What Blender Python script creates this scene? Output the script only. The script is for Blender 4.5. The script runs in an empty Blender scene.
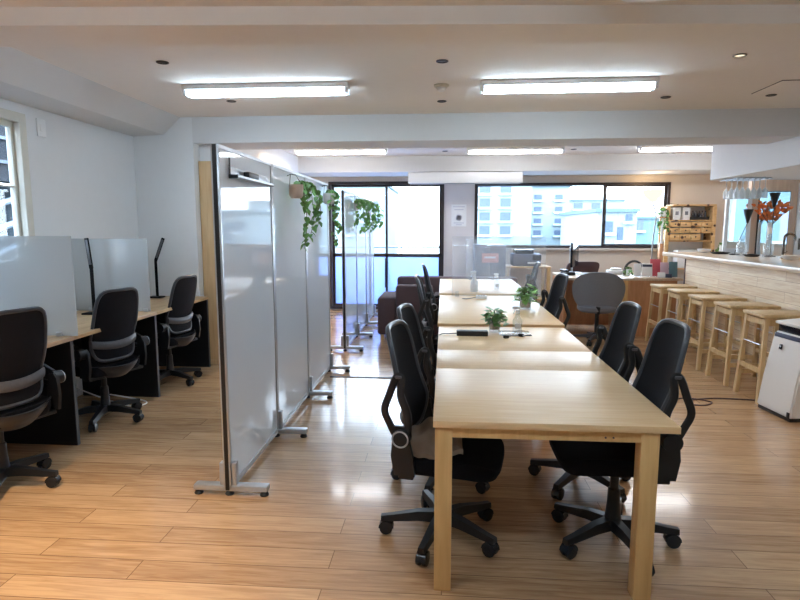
import bpy, bmesh, math, random
from mathutils import Vector, Matrix
random.seed(7)
S = bpy.context.scene
COL = S.collection
PI = math.pi

# ------------------------------------------------------------------ materials
def lin(c):
    return tuple((x/12.92 if x <= .04045 else ((x+.055)/1.055)**2.4) for x in [v/255 for v in c])
def nt(name):
    m = bpy.data.materials.new(name); m.use_nodes = True
    n = m.node_tree.nodes; n.clear()
    out = n.new('ShaderNodeOutputMaterial')
    return m, n, m.node_tree.links, out
def coords(n, l, scale=(1, 1, 1), rot=(0, 0, 0)):
    tc = n.new('ShaderNodeTexCoord'); mp = n.new('ShaderNodeMapping')
    mp.inputs['Scale'].default_value = scale; mp.inputs['Rotation'].default_value = rot
    l.new(tc.outputs['Object'], mp.inputs['Vector'])
    return mp
def plain(name, c, rough=.5, metal=0, coat=0, var=.06, vscale=14, bump=0, bscale=200, spec=.5, alpha=1):
    m, n, l, out = nt(name)
    b = n.new('ShaderNodeBsdfPrincipled'); c = lin(c)
    b.inputs['Roughness'].default_value = rough; b.inputs['Metallic'].default_value = metal
    b.inputs['Coat Weight'].default_value = coat; b.inputs['Coat Roughness'].default_value = .03
    b.inputs['Specular IOR Level'].default_value = spec
    mp = coords(n, l)
    no = n.new('ShaderNodeTexNoise'); no.inputs['Scale'].default_value = vscale; no.inputs['Detail'].default_value = 4
    l.new(mp.outputs[0], no.inputs['Vector'])
    mx = n.new('ShaderNodeMix'); mx.data_type = 'RGBA'
    mx.inputs[6].default_value = tuple(x*(1-var) for x in c)+(1,)
    mx.inputs[7].default_value = tuple(min(1, x*(1+var)) for x in c)+(1,)
    l.new(no.outputs[0], mx.inputs[0]); l.new(mx.outputs[2], b.inputs['Base Color'])
    if bump:
        n2 = n.new('ShaderNodeTexNoise'); n2.inputs['Scale'].default_value = bscale; n2.inputs['Detail'].default_value = 3
        l.new(mp.outputs[0], n2.inputs['Vector'])
        bp = n.new('ShaderNodeBump'); bp.inputs['Strength'].default_value = bump; bp.inputs['Distance'].default_value = .01
        l.new(n2.outputs[0], bp.inputs['Height']); l.new(bp.outputs[0], b.inputs['Normal'])
    if alpha < 1:
        b.inputs['Alpha'].default_value = alpha
    l.new(b.outputs[0], out.inputs[0])
    return m
def wood(name, c1, c2, grain=(1, 14, 14), rough=.4, coat=0, knots=0, spec=.5):
    m, n, l, out = nt(name)
    b = n.new('ShaderNodeBsdfPrincipled'); b.inputs['Roughness'].default_value = rough
    b.inputs['Coat Weight'].default_value = coat; b.inputs['Coat Roughness'].default_value = .12
    b.inputs['Specular IOR Level'].default_value = spec
    mp = coords(n, l, grain)
    no = n.new('ShaderNodeTexNoise'); no.inputs['Scale'].default_value = 3; no.inputs['Detail'].default_value = 8
    no.inputs['Distortion'].default_value = .6
    l.new(mp.outputs[0], no.inputs['Vector'])
    r = n.new('ShaderNodeValToRGB')
    r.color_ramp.elements[0].position = .3; r.color_ramp.elements[1].position = .7
    r.color_ramp.elements[0].color = lin(c1)+(1,); r.color_ramp.elements[1].color = lin(c2)+(1,)
    l.new(no.outputs[0], r.inputs[0]); col = r.outputs[0]
    if knots:
        mk = coords(n, l, (1, 1, 1))
        vo = n.new('ShaderNodeTexVoronoi'); vo.inputs['Scale'].default_value = knots
        l.new(mk.outputs[0], vo.inputs['Vector'])
        rk = n.new('ShaderNodeValToRGB'); rk.color_ramp.elements[0].position = .2; rk.color_ramp.elements[1].position = .3
        rk.color_ramp.elements[0].color = (.07, .03, .012, 1); rk.color_ramp.elements[1].color = (1, 1, 1, 1)
        l.new(vo.outputs['Distance'], rk.inputs[0])
        mx = n.new('ShaderNodeMix'); mx.data_type = 'RGBA'; mx.blend_type = 'MULTIPLY'; mx.inputs[0].default_value = 1
        l.new(col, mx.inputs[6]); l.new(rk.outputs[0], mx.inputs[7]); col = mx.outputs[2]
    l.new(col, b.inputs['Base Color'])
    bp = n.new('ShaderNodeBump'); bp.inputs['Strength'].default_value = .08; bp.inputs['Distance'].default_value = .004
    l.new(no.outputs[0], bp.inputs['Height']); l.new(bp.outputs[0], b.inputs['Normal'])
    l.new(b.outputs[0], out.inputs[0])
    return m
def planks(name, c1, c2, seam, width, length, rough, axis='XY', coat=0, contrast=1.0, mortar=.0035):
    m, n, l, out = nt(name)
    b = n.new('ShaderNodeBsdfPrincipled'); b.inputs['Roughness'].default_value = rough
    b.inputs['Coat Weight'].default_value = coat; b.inputs['Coat Roughness'].default_value = .1
    tc = n.new('ShaderNodeTexCoord'); sep = n.new('ShaderNodeSeparateXYZ'); cmb = n.new('ShaderNodeCombineXYZ')
    l.new(tc.outputs['Object'], sep.inputs[0])
    l.new(sep.outputs[axis[0]], cmb.inputs[0]); l.new(sep.outputs[axis[1]], cmb.inputs[1])
    br = n.new('ShaderNodeTexBrick'); br.offset = .37; br.offset_frequency = 2
    br.inputs['Scale'].default_value = 1; br.inputs['Mortar Size'].default_value = mortar
    br.inputs['Mortar Smooth'].default_value = .2
    br.inputs['Brick Width'].default_value = length; br.inputs['Row Height'].default_value = width
    br.inputs['Bias'].default_value = 0
    br.inputs['Color1'].default_value = (0, 0, 0, 1); br.inputs['Color2'].default_value = (1, 1, 1, 1); br.inputs['Mortar'].default_value = (.5, .5, .5, 1)
    l.new(cmb.outputs[0], br.inputs['Vector'])
    mp = n.new('ShaderNodeMapping'); mp.inputs['Scale'].default_value = (1.6, 22, 1)
    l.new(cmb.outputs[0], mp.inputs['Vector'])
    ad = n.new('ShaderNodeVectorMath'); ad.operation = 'MULTIPLY_ADD'
    l.new(br.outputs['Color'], ad.inputs[0]); ad.inputs[1].default_value = (7, 3, 5); l.new(mp.outputs[0], ad.inputs[2])
    no = n.new('ShaderNodeTexNoise'); no.inputs['Scale'].default_value = 2.2; no.inputs['Detail'].default_value = 9
    no.inputs['Distortion'].default_value = .8; no.inputs['Roughness'].default_value = .6
    l.new(ad.outputs[0], no.inputs['Vector'])
    ma = n.new('ShaderNodeMath'); ma.operation = 'MULTIPLY_ADD'; ma.inputs[1].default_value = .22; 
    l.new(br.outputs['Color'], ma.inputs[0]); l.new(no.outputs[0], ma.inputs[2])
    r = n.new('ShaderNodeValToRGB')
    r.color_ramp.elements[0].position = .36; r.color_ramp.elements[1].position = .36+.42*contrast
    r.color_ramp.elements[0].color = lin(c1)+(1,); r.color_ramp.elements[1].color = lin(c2)+(1,)
    l.new(ma.outputs[0], r.inputs[0])
    mx = n.new('ShaderNodeMix'); mx.data_type = 'RGBA'
    l.new(br.outputs['Fac'], mx.inputs[0]); l.new(r.outputs[0], mx.inputs[6]); mx.inputs[7].default_value = lin(seam)+(1,)
    l.new(mx.outputs[2], b.inputs['Base Color'])
    bp = n.new('ShaderNodeBump'); bp.inputs['Strength'].default_value = .12; bp.inputs['Distance'].default_value = .003
    l.new(no.outputs[0], bp.inputs['Height']); l.new(bp.outputs[0], b.inputs['Normal'])
    l.new(b.outputs[0], out.inputs[0])
    return m
def emit(name, c, s):
    m, n, l, out = nt(name)
    e = n.new('ShaderNodeEmission'); e.inputs[0].default_value = lin(c)+(1,); e.inputs[1].default_value = s
    l.new(e.outputs[0], out.inputs[0]); return m
def glass(name, tint=(255, 255, 255), refl=.12, rough=.0, haze=0, hazec=(220, 228, 235)):
    m, n, l, out = nt(name)
    t = n.new('ShaderNodeBsdfTransparent'); t.inputs[0].default_value = lin(tint)+(1,)
    g = n.new('ShaderNodeBsdfGlossy'); g.inputs['Roughness'].default_value = rough
    lw = n.new('ShaderNodeLayerWeight'); lw.inputs[0].default_value = .5
    pw = n.new('ShaderNodeMath'); pw.operation = 'POWER'; pw.inputs[1].default_value = 4.5; l.new(lw.outputs['Facing'], pw.inputs[0])
    ma = n.new('ShaderNodeMath'); ma.operation = 'MULTIPLY_ADD'; ma.inputs[1].default_value = .7; ma.inputs[2].default_value = refl*.35; l.new(pw.outputs[0], ma.inputs[0])
    mx = n.new('ShaderNodeMixShader'); l.new(ma.outputs[0], mx.inputs[0])
    l.new(t.outputs[0], mx.inputs[1]); l.new(g.outputs[0], mx.inputs[2]); res = mx.outputs[0]
    if haze:
        d = n.new('ShaderNodeBsdfTranslucent'); d.inputs[0].default_value = lin(hazec)+(1,)
        d2 = n.new('ShaderNodeBsdfDiffuse'); d2.inputs[0].default_value = lin(hazec)+(1,)
        m3 = n.new('ShaderNodeMixShader'); m3.inputs[0].default_value = .5
        l.new(d.outputs[0], m3.inputs[1]); l.new(d2.outputs[0], m3.inputs[2])
        m2 = n.new('ShaderNodeMixShader'); m2.inputs[0].default_value = haze
        l.new(res, m2.inputs[1]); l.new(m3.outputs[0], m2.inputs[2]); res = m2.outputs[0]
    l.new(res, out.inputs[0]); return m

M = {}
M['floor'] = planks('floor_planks', (162, 126, 92), (208, 173, 134), (124, 96, 70), .145, 1.35, .24, 'XY', .5, 1.0, .0022)
M['cladding'] = planks('pine_cladding', (214, 184, 148), (246, 230, 204), (176, 142, 108), .1, 1.3, .45, 'YZ', 0, 1.0, .002)
M['wall'] = plain('wall_paint', (226, 227, 228), .85, var=.02, bump=.05, bscale=350)
M['wall_far'] = plain('wall_paint_warm', (226, 216, 205), .85, var=.02, bump=.05, bscale=350)
M['ceiling'] = plain('ceiling_paint', (238, 232, 226), .9, var=.02, bump=.15, bscale=260)
M['beam'] = plain('beam_paint', (214, 214, 214), .85, var=.02)
M['beam_under'] = M['ceiling']
M['table'] = wood('birch_tabletop', (226, 186, 134), (239, 206, 158), (1.2, 16, 16), .42, 0, 0, .9)
M['table_leg'] = wood('birch_leg', (212, 168, 108), (226, 186, 126), (14, 14, 1.2), .4)
M['desk'] = wood('desk_top', (176, 140, 98), (206, 172, 128), (14, 1.2, 14), .4)
M['door_wood'] = wood('door_wood', (196, 162, 118), (216, 184, 140), (10, 10, .8), .5)
M['stool'] = wood('stool_wood', (206, 172, 122), (230, 200, 152), (12, 12, 1.5), .45)
M['shelf'] = wood('rustic_pine', (206, 164, 110), (232, 194, 140), (1.5, 10, 10), .6, 0, 10)
M['reception'] = wood('reception_wood', (184, 128, 86), (206, 150, 106), (8, 8, 1), .45)
M['counter'] = wood('counter_wood', (190, 164, 136), (220, 196, 168), (14, 1, 14), .3, .2)
M['pinkboard'] = wood('pink_board', (206, 176, 152), (222, 196, 172), (10, 10, 1), .55)
M['black'] = plain('black_plastic', (24, 25, 28), .42, var=.1)
M['black_gloss'] = plain('black_gloss', (34, 37, 43), .22, var=.05)
M['shell'] = plain('grey_gloss_shell', (36, 38, 44), .33, var=.05)
M['lampblack'] = plain('matt_black', (13, 14, 16), .65, spec=.15)
M['rim'] = plain('dark_grey_rim', (62, 65, 72), .35)
M['mesh'] = plain('black_mesh', (27, 27, 32), .75, var=.15, vscale=220, bump=.25, bscale=700, spec=.15)
M['seat'] = plain('seat_fabric', (20, 21, 27), .9, var=.15, vscale=300, bump=.3, bscale=500, spec=.15)
M['band'] = plain('lumbar_grey', (84, 86, 92), .35, var=.25, vscale=40)
M['navy'] = plain('desk_panel_black', (16, 18, 24), .5, var=.05)
M['silver'] = plain('silver_metal', (186, 190, 196), .35, .6)
M['white'] = plain('white_plastic', (236, 237, 238), .35, var=.01)
M['whiteboard'] = plain('whiteboard_enamel', (233, 243, 255), .05, var=.01, coat=.15, spec=.5)
M['bronze'] = plain('bronze_frame', (58, 50, 50), .45, .3)
M['cream_frame'] = plain('cream_frame', (206, 202, 190), .5)
M['leaf'] = plain('pothos_leaf', (112, 164, 92), .4, var=.4, vscale=30)
M['leaf2'] = plain('light_leaf', (140, 184, 104), .45, var=.4, vscale=40)
M['stem'] = plain('vine_stem', (96, 110, 60), .6)
M['pot'] = plain('clay_pot', (212, 190, 172), .7, bump=.4, bscale=60)
M['pot2'] = plain('grey_pot', (196, 190, 186), .7, bump=.4, bscale=60)
M['glass'] = glass('clear_glass', (252, 254, 255), .10)
M['acrylic'] = glass('acrylic', (250, 252, 254), .10, .02, .07, (240, 243, 248))
M['frost'] = glass('frosted_screen', (236, 240, 243), .08, .15, .55, (222, 228, 231))
M['frostwin'] = glass('frosted_window', (205, 220, 250), .08, .1, .82, (196, 214, 250))
M['bottleglass'] = glass('bottle_glass', (246, 250, 252), .3, 0, .06, (246, 249, 250))
M['tube'] = emit('lit_tube', (210, 236, 255), 14.5)
M['tube_far'] = emit('lit_tube_far', (244, 246, 250), 12)
M['warm'] = emit('warm_lamp', (255, 238, 205), .52)
M['brown'] = plain('brown_fabric', (88, 70, 72), .95, var=.12, vscale=60, bump=.3, bscale=400)
M['grey_fabric'] = plain('grey_fabric', (126, 126, 132), .9, var=.08, vscale=60, bump=.2, bscale=400)
M['taupe'] = plain('taupe_cloth', (146, 132, 118), .95, var=.2, vscale=20)
M['cabinet'] = plain('grey_cabinet', (96, 100, 116), .5, var=.06)
M['pink'] = plain('pink_paper', (226, 160, 150), .7)
M['paper'] = plain('white_paper', (240, 240, 240), .7, var=.02)
M['ink'] = plain('grey_ink', (120, 124, 134), .7)
M['pale_ink'] = plain('pale_ink', (206, 206, 216), .7)
M['red'] = plain('red_print', (196, 84, 92), .6)
M['teal'] = plain('teal_print', (112, 150, 164), .6)
M['lilac'] = plain('lilac_print', (216, 186, 200), .6)
M['blue'] = plain('navy_print', (60, 66, 92), .6)
M['orange'] = plain('orange_leaves', (224, 120, 52), .6, var=.3, vscale=20)
M['mirror'] = plain('mirror', (235, 238, 240), .02, 1, var=0)
M['stemglass'] = glass('stemware_glass', (250, 252, 253), .16, .02, .3, (246, 249, 250))
M['chrome'] = plain('dark_chrome', (120, 112, 104), .2, 1)
M['screen'] = plain('dark_screen', (28, 32, 44), .15)
M['sill'] = plain('sill', (210, 204, 196), .6)
M['concrete'] = plain('pale_concrete', (176, 182, 184), .9, var=.08, vscale=2)
M['building'] = plain('pale_building', (132, 142, 144), .9, var=.05, vscale=1)
M['building_b'] = plain('teal_building', (88, 112, 116), .9, var=.05, vscale=1)
M['roof'] = plain('grey_roof', (86, 104, 110), .8)
M['bwin'] = plain('building_window', (70, 82, 100), .4)
M['darkwall'] = plain('dark_neighbour_wall', (26, 29, 35), .9)
M['metalgrey'] = plain('grey_steel', (150, 156, 160), .4, .7)

# ------------------------------------------------------------------ mesh helpers
def BM(): return bmesh.new()
def box(bm, c, s, bev=0, rot=None, seg=2):
    r = bmesh.ops.create_cube(bm, size=1)
    vs = r['verts']
    bmesh.ops.scale(bm, vec=s, verts=vs)
    if bev:
        es = list({e for v in vs for e in v.link_edges})
        rr = bmesh.ops.bevel(bm, geom=es, offset=bev, segments=seg, affect='EDGES', profile=.5)
        vs = list({v for f in rr['faces'] for v in f.verts} | {v for v in vs if v.is_valid})
    if rot is not None: bmesh.ops.rotate(bm, cent=(0, 0, 0), matrix=rot.to_3x3(), verts=vs)
    bmesh.ops.translate(bm, vec=c, verts=vs)
    return vs
def bx(bm, x0, x1, y0, y1, z0, z1, bev=0):
    return box(bm, ((x0+x1)/2, (y0+y1)/2, (z0+z1)/2), (abs(x1-x0), abs(y1-y0), abs(z1-z0)), bev)
def R(ax, deg): return Matrix.Rotation(math.radians(deg), 3, ax)
def loft(bm, rings, closed_ring=True, cap=True, closed_path=False):
    vv = [[bm.verts.new(p) for p in r] for r in rings]
    n = len(vv[0]); k = len(vv)
    for i in range(k if closed_path else k-1):
        a, b = vv[i], vv[(i+1) % k]
        for j in range(n if closed_ring else n-1):
            j2 = (j+1) % n
            try: bm.faces.new((a[j], a[j2], b[j2], b[j]))
            except ValueError: pass
    if cap and closed_ring and not closed_path:
        for r in (vv[0][::-1], vv[-1]):
            try: bm.faces.new(r)
            except ValueError: pass
    return vv
def tube(bm, pts, rad, seg=8, closed=False, flat=None):
    pts = [Vector(p) for p in pts]; k = len(pts); rings = []
    up = Vector((0, 0, 1)); prev = None
    for i, p in enumerate(pts):
        if closed: t = pts[(i+1) % k]-pts[i-1]
        else: t = pts[min(i+1, k-1)]-pts[max(i-1, 0)]
        t = t.normalized() if t.length > 1e-9 else Vector((0, 0, 1))
        if prev is None:
            a = t.orthogonal().normalized()
            if flat is not None:
                a = (Vector(flat)-t*t.dot(Vector(flat))).normalized()
        else:
            a = prev-t*t.dot(prev)
            a = a.normalized() if a.length > 1e-6 else t.orthogonal().normalized()
        prev = a; b = t.cross(a)
        r = rad[i] if isinstance(rad, list) else rad
        ra, rb = (r if isinstance(r, tuple) else (r, r))
        rings.append([p+a*ra*math.cos(2*PI*j/seg)+b*rb*math.sin(2*PI*j/seg) for j in range(seg)])
    loft(bm, rings, True, True, closed)
def lathe(bm, prof, c=(0, 0, 0), seg=20, rot=None):
    rings = []
    for r, z in prof:
        ring = []
        for j in range(seg):
            p = Vector((r*math.cos(2*PI*j/seg), r*math.sin(2*PI*j/seg), z))
            if rot is not None: p = rot @ p
            ring.append(p+Vector(c))
        rings.append(ring)
    loft(bm, rings)
def cyl(bm, c, r, h, seg=16, ax='Z'):
    rot = None if ax == 'Z' else (R('Y', 90) if ax == 'X' else R('X', 90))
    lathe(bm, [(r, -h/2), (r, h/2)], c, seg, rot)
def grid(bm, f, nu, nv, thick=None):
    """surface f(u,v) u,v in 0..1; thick = vector function or constant offset vector"""
    g = [[bm.verts.new(f(i/nu, j/nv)) for j in range(nv+1)] for i in range(nu+1)]
    for i in range(nu):
        for j in range(nv): bm.faces.new((g[i][j], g[i+1][j], g[i+1][j+1], g[i][j+1]))
    if thick is not None:
        t = Vector(thick)
        h = [[bm.verts.new(g[i][j].co+t) for j in range(nv+1)] for i in range(nu+1)]
        for i in range(nu):
            for j in range(nv): bm.faces.new((h[i][j], h[i][j+1], h[i+1][j+1], h[i+1][j]))
        for i in range(nu):
            bm.faces.new((g[i][0], h[i][0], h[i+1][0], g[i+1][0])); bm.faces.new((g[i][nv], g[i+1][nv], h[i+1][nv], h[i][nv]))
        for j in range(nv):
            bm.faces.new((g[0][j], g[0][j+1], h[0][j+1], h[0][j])); bm.faces.new((g[nu][j], h[nu][j], h[nu][j+1], g[nu][j+1]))
def spline(pts, n=6, closed=False):
    P = [Vector(p) for p in pts]; k = len(P); out = []
    rng = range(k) if closed else range(k-1)
    for i in rng:
        if closed: a, b, c, d = P[i-1], P[i], P[(i+1) % k], P[(i+2) % k]
        else: a, b, c, d = P[max(i-1, 0)], P[i], P[i+1], P[min(i+2, k-1)]
        for s in range(n):
            t = s/n
            out.append(.5*((2*b)+(c-a)*t+(2*a-5*b+4*c-d)*t*t+(3*b-a-3*c+d)*t**3))
    if not closed: out.append(P[-1])
    return out
def obj(name, bm, mat, parent=None, loc=(0, 0, 0), smooth=True, label=None):
    bmesh.ops.recalc_face_normals(bm, faces=bm.faces)
    me = bpy.data.meshes.new(name); bm.to_mesh(me); bm.free()
    if isinstance(mat, str): mat = M[mat]
    me.materials.append(mat)
    if smooth:
        me.polygons.foreach_set('use_smooth', [True]*len(me.polygons))
        try: me.set_sharp_from_angle(angle=math.radians(38))
        except Exception: pass
    o = bpy.data.objects.new(name, me); COL.objects.link(o); o.location = loc
    if parent is not None: o.parent = parent
    if label: o['label'] = label
    return o
def tag(o, label, cat, group=None, kind=None):
    o['label'] = label; o['category'] = cat
    if group: o['group'] = group
    if kind: o['kind'] = kind
    return o
def thing(name, label, cat, loc=(0, 0, 0), rz=0, group=None):
    o = bpy.data.objects.new(name, None); COL.objects.link(o); o.empty_display_size = .1
    o.location = loc; o.rotation_euler = (0, 0, math.radians(rz))
    return tag(o, label, cat, group)
def struct(name, bm, mat, smooth=False):
    o = obj(name, bm, mat, None, (0, 0, 0), smooth); o['kind'] = 'structure'; return o
def dup(o, parent=None):
    c = o.copy(); COL.objects.link(c)
    if parent is not None: c.parent = parent
    for ch in list(o.children): dup(ch, c)
    return c
def rep(root, loc, rz=0, label=None, group=None):
    c = dup(root); c.location = loc; c.rotation_euler = (0, 0, math.radians(rz))
    if label: c['label'] = label
    if group: c['group'] = group
    return c
def b1(name, mat, parent, x0, x1, y0, y1, z0, z1, bev=0, label=None, loc=(0, 0, 0)):
    bm = BM(); bx(bm, x0, x1, y0, y1, z0, z1, bev)
    return obj(name, bm, mat, parent, loc, bool(bev), label)

CEIL = 2.62
# ------------------------------------------------------------------ setting
bm = BM(); bx(bm, -3.4, 5.0, -2.6, 10.2, -.12, 0); struct('floor', bm, 'floor')
bm = BM(); bx(bm, -3.4, 5.0, -2.6, 10.2, CEIL, CEIL+.12); struct('ceiling', bm, 'ceiling')
# left wall with window hole (y 2.9..4.29, z 1.2..2.36)
bm = BM()
for a in ((-2.6, 2.9, 0, CEIL), (4.29, 5.99, 0, CEIL), (2.9, 4.29, 0, 1.2), (2.9, 4.29, 2.36, CEIL)):
    bx(bm, -3.4, -3.25, a[0], a[1], a[2], a[3])
struct('wall_left', bm, 'wall')
bm = BM(); bx(bm, -3.4, 5.0, -2.75, -2.6, 0, CEIL); struct('wall_back', bm, 'wall')
# far wall with two openings
bm = BM()
W1 = (-2.06, -.02, .03, 2.29); W2 = (.51, 3.79, 1.14, 2.25)
for a in ((-2.4, W1[0], 0, CEIL), (W1[0], W1[1], W1[3], CEIL), (W1[0], W1[1], 0, W1[2]), (W2[0], W2[1], 0, W2[2]),
          (W2[0], W2[1], W2[3], CEIL), (W2[1], 5.0, 0, CEIL)):
    bx(bm, a[0], a[1], 10.15, 10.33, a[2], a[3])
struct('wall_far', bm, 'wall_far')
bm = BM(); bx(bm, W1[1], W2[0], 10.12, 10.33, 0, CEIL); struct('wall_pillar', bm, plain('pillar_paint', (228, 222, 220), .85, var=.02))
# right wall with the opening for the added kitchen window
bm = BM()
for a in ((-2.6, 5.4, 0, CEIL), (7.4, 10.2, 0, CEIL), (5.4, 7.4, 0, 1.2), (5.4, 7.4, 2.1, CEIL)):
    bx(bm, 4.95, 5.1, a[0], a[1], a[2], a[3])
struct('wall_right', bm, 'wall_far')
# boxed-in closet behind the desks
bm = BM(); bx(bm, -3.4, -2.61, 5.87, 10.2, 0, CEIL); bx(bm, -2.61, -2.38, 6.02, 10.2, 0, CEIL)
struct('wall_closet', bm, 'wall')
# ceiling beams
bm = BM()
def bq(x): return [(x, 3.085+.07*x, CEIL), (x, 3.085+.07*x, 2.53), (x, 3.39+.05*x, 2.53), (x, 3.39+.05*x, CEIL)]
loft(bm, [bq(-3.4), bq(4.95)]); struct('trim_1', bm, 'ceiling')
bm = BM(); bx(bm, -2.61, 4.95, 5.87, 6.4, 2.36, CEIL); struct('trim_2', bm, 'beam')
bm = BM(); bx(bm, -2.38, 4.95, 9.28, 10.14, 2.375, CEIL); struct('trim_3', bm, 'beam')
bm = BM()   # sloped box beam along the left wall
prof = [(-3.25, CEIL), (-2.73, CEIL), (-2.92, 2.45), (-3.25, 2.435)]
loft(bm, [[(x, -2.6, z) for x, z in prof], [(x, 5.87, z) for x, z in prof]])
struct('trim_4', bm, 'beam')
bm = BM(); bx(bm, 3.36, 4.95, -2.6, 7.68, 2.09, CEIL); struct('trim_5', bm, 'wall')
bm = BM(); bx(bm, -1.14, .0, 5.52, 5.55, 0, .006); struct('trim_6', bm, 'bronze')
# bar back wall
bm = BM(); bx(bm, 4.06, 4.95, 8.05, 8.15, 0, CEIL); struct('wall_bar', bm, 'pinkboard')
# closet door
bm = BM(); bx(bm, -2.605, -2.3, 5.97, 6.018, 0.05, 2.19, .003)
d = struct('door_1', bm, 'door_wood')
b1('door_plinth', 'door_wood', d, -2.605, -2.3, 5.96, 6.018, 0, .05)
# baseboard
bm = BM(); bx(bm, .52, 4.9, 10.13, 10.15, 0, .07); struct('baseboard_far', bm, 'sill')

# window 1 : full height sliding window
def frame(bm, x0, x1, z0, z1, y0, y1, t):
    bx(bm, x0, x0+t, y0, y1, z0, z1); bx(bm, x1-t, x1, y0, y1, z0, z1)
    bx(bm, x0+t, x1-t, y0, y1, z0, z0+t); bx(bm, x0+t, x1-t, y0, y1, z1-t, z1)
bm = BM(); frame(bm, W1[0], W1[1], W1[2], W1[3], 10.1, 10.26, .045)
w = struct('window_1', bm, 'bronze')
xm = -1.035
for k, (x0, x1, y0) in enumerate(((W1[0]+.045, xm+.02, 10.2), (xm-.02, W1[1]-.045, 10.16))):
    bm = BM(); frame(bm, x0, x1, W1[2]+.045, W1[3]-.045, y0, y0+.035, .04)
    bx(bm, x0, x1, y0, y0+.035, .97, 1.03); obj('sash', bm, 'bronze', w, smooth=False)
    b1('pane', 'glass', w, x0+.04, x1-.04, y0+.014, y0+.02, 1.03, W1[3]-.085)
    b1('frosted_pane', 'frostwin', w, x0+.04, x1-.04, y0+.014, y0+.02, W1[2]+.085, .97)
bm = BM(); bx(bm, xm-.03, xm+.02, 10.13, 10.16, .42, .95, .004); obj('sash_handle', bm, 'black', w)
# window 2 : wide sliding window
bm = BM(); frame(bm, W2[0], W2[1], W2[2], W2[3], 10.1, 10.26, .04)
w = struct('window_2', bm, 'bronze')
for k, (x0, x1, y0) in enumerate(((W2[0]+.04, 2.77, 10.2), (2.7, W2[1]-.04, 10.16))):
    bm = BM(); frame(bm, x0, x1, W2[2]+.03, W2[3]-.03, y0, y0+.03, .038 if k else .02)
    obj('sash', bm, 'bronze', w, smooth=False)
    b1('pane', 'glass', w, x0+.02, x1-.02, y0+.012, y0+.018, W2[2]+.05, W2[3]-.05)
b1('sash_lock', 'black', w, 2.72, 2.75, 10.13, 10.16, 1.55, 1.68, .004)
b1('sill', 'sill', w, W2[0], W2[1], 10.06, 10.15, 1.1, 1.14)
# window 3 : on the left wall
bm = BM()
for a in ((2.9, 2.95, 1.2, 2.36), (4.22, 4.29, 1.2, 2.36), (2.95, 4.22, 1.2, 1.25), (2.95, 4.22, 2.29, 2.36)):
    bx(bm, -3.34, -3.225, a[0], a[1], a[2], a[3], .004)
w = struct('window_3', bm, 'cream_frame')
bm = BM(); bx(bm, -3.31, -3.28, 4.19, 4.22, 1.25, 2.29); bx(bm, -3.31, -3.28, 2.95, 4.19, 2.25, 2.29); bx(bm, -3.31, -3.28, 2.95, 4.19, 1.8, 1.812)
obj('sash', bm, 'cream_frame', w, smooth=False)
b1('pane', 'glass', w, -3.3, -3.294, 2.95, 4.19, 1.25, 2.25)
# window 4 : unseen, added in the right wall to brighten the bar mirrors
bm = BM()
for a in ((5.4, 5.45, 1.2, 2.1), (7.35, 7.4, 1.2, 2.1), (5.45, 7.35, 1.2, 1.25), (5.45, 7.35, 2.05, 2.1), (6.38, 6.42, 1.25, 2.05)):
    bx(bm, 4.94, 5.02, a[0], a[1], a[2], a[3])
w = struct('added_window_4', bm, 'cream_frame')
b1('pane', 'glass', w, 4.985, 4.99, 5.45, 7.35, 1.25, 2.05)

# ------------------------------------------------------------------ outside
bm = BM(); bx(bm, -80, 80, -60, 120, -6.2, -6); struct('ground', bm, plain('asphalt', (120, 124, 128), .95))
bm = BM(); bx(bm, -3.2, .3, 10.34, 11.25, -.2, -.03); struct('trim_7', bm, 'concrete')
t = thing('balcony_railing', 'balcony railing with a thin round handrail outside the floor-length window', 'railing', (-1.4, 11.2, -.03))
bm = BM(); tube(bm, [(-1.8, 0, 1.14), (1.7, 0, 1.14)], .022); obj('handrail', bm, 'metalgrey', t)
b1('parapet', 'frostwin', t, -1.8, 1.7, -.02, .02, 0, .96)
for x in (-1.7, -.6, .55, 1.65):
    bm = BM(); tube(bm, [(x, 0, 0), (x, 0, 1.14)], .016); obj('post', bm, 'metalgrey', t)
def building(name, x0, x1, y, z1, mat, wins, label, roofz=0, pitched=False, depth=8):
    t = thing(name, label, 'building', ((x0+x1)/2, y, -6)); hw = (x1-x0)/2
    b1('wall', mat, t, -hw, hw, 0, depth, 0, z1+6)
    if pitched:
        bm = BM(); p = [(-hw-.4, 0, z1+6), (0, 0, z1+6+roofz), (hw+.4, 0, z1+6)]
        loft(bm, [[(a, -.4, c) for a, b, c in p], [(a, depth, c) for a, b, c in p]]); obj('roof', bm, 'roof', t, smooth=False)
    else:
        b1('roof', 'roof', t, -hw-.1, hw+.1, -.15, depth, z1+6, z1+6.15)
    for (wx, wz, ww, wh) in wins:
        f = b1('window', 'bwin', t, wx-x0-hw-ww/2, wx-x0-hw+ww/2, -.04, 0, wz+6-wh/2, wz+6+wh/2)
        b1('ledge', 'concrete', f, wx-x0-hw-ww/2-.1, wx-x0-hw+ww/2+.1, -.18, -.02, wz+6-wh/2-.12, wz+6-wh/2)
    return t
building('apartment_block', 1.0, 5.0, 34, 4.6, 'building', [(x, z, .6, .5) for z in (1.3, 2.1, 2.9, 3.7) for x in (2.3, 3.5)], 'slim pale apartment block with small dark windows seen at the left of the wide window')
building('apartment_block', 5.6, 8.4, 40, 4.2, 'building', [(x, z, .5, .35) for z in (1.1, 1.9, 2.7, 3.5) for x in (6.3, 7.7)], 'whitish apartment tower in the middle of the wide window view')
building('house', 6.7, 8.4, 26, 2.15, 'building', [(7.2, 1.5, .35, .5), (7.7, 1.2, .25, .6), (8.05, 1.9, .3, .3)], 'pale town house left of the window bar with three little windows', .0)
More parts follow.
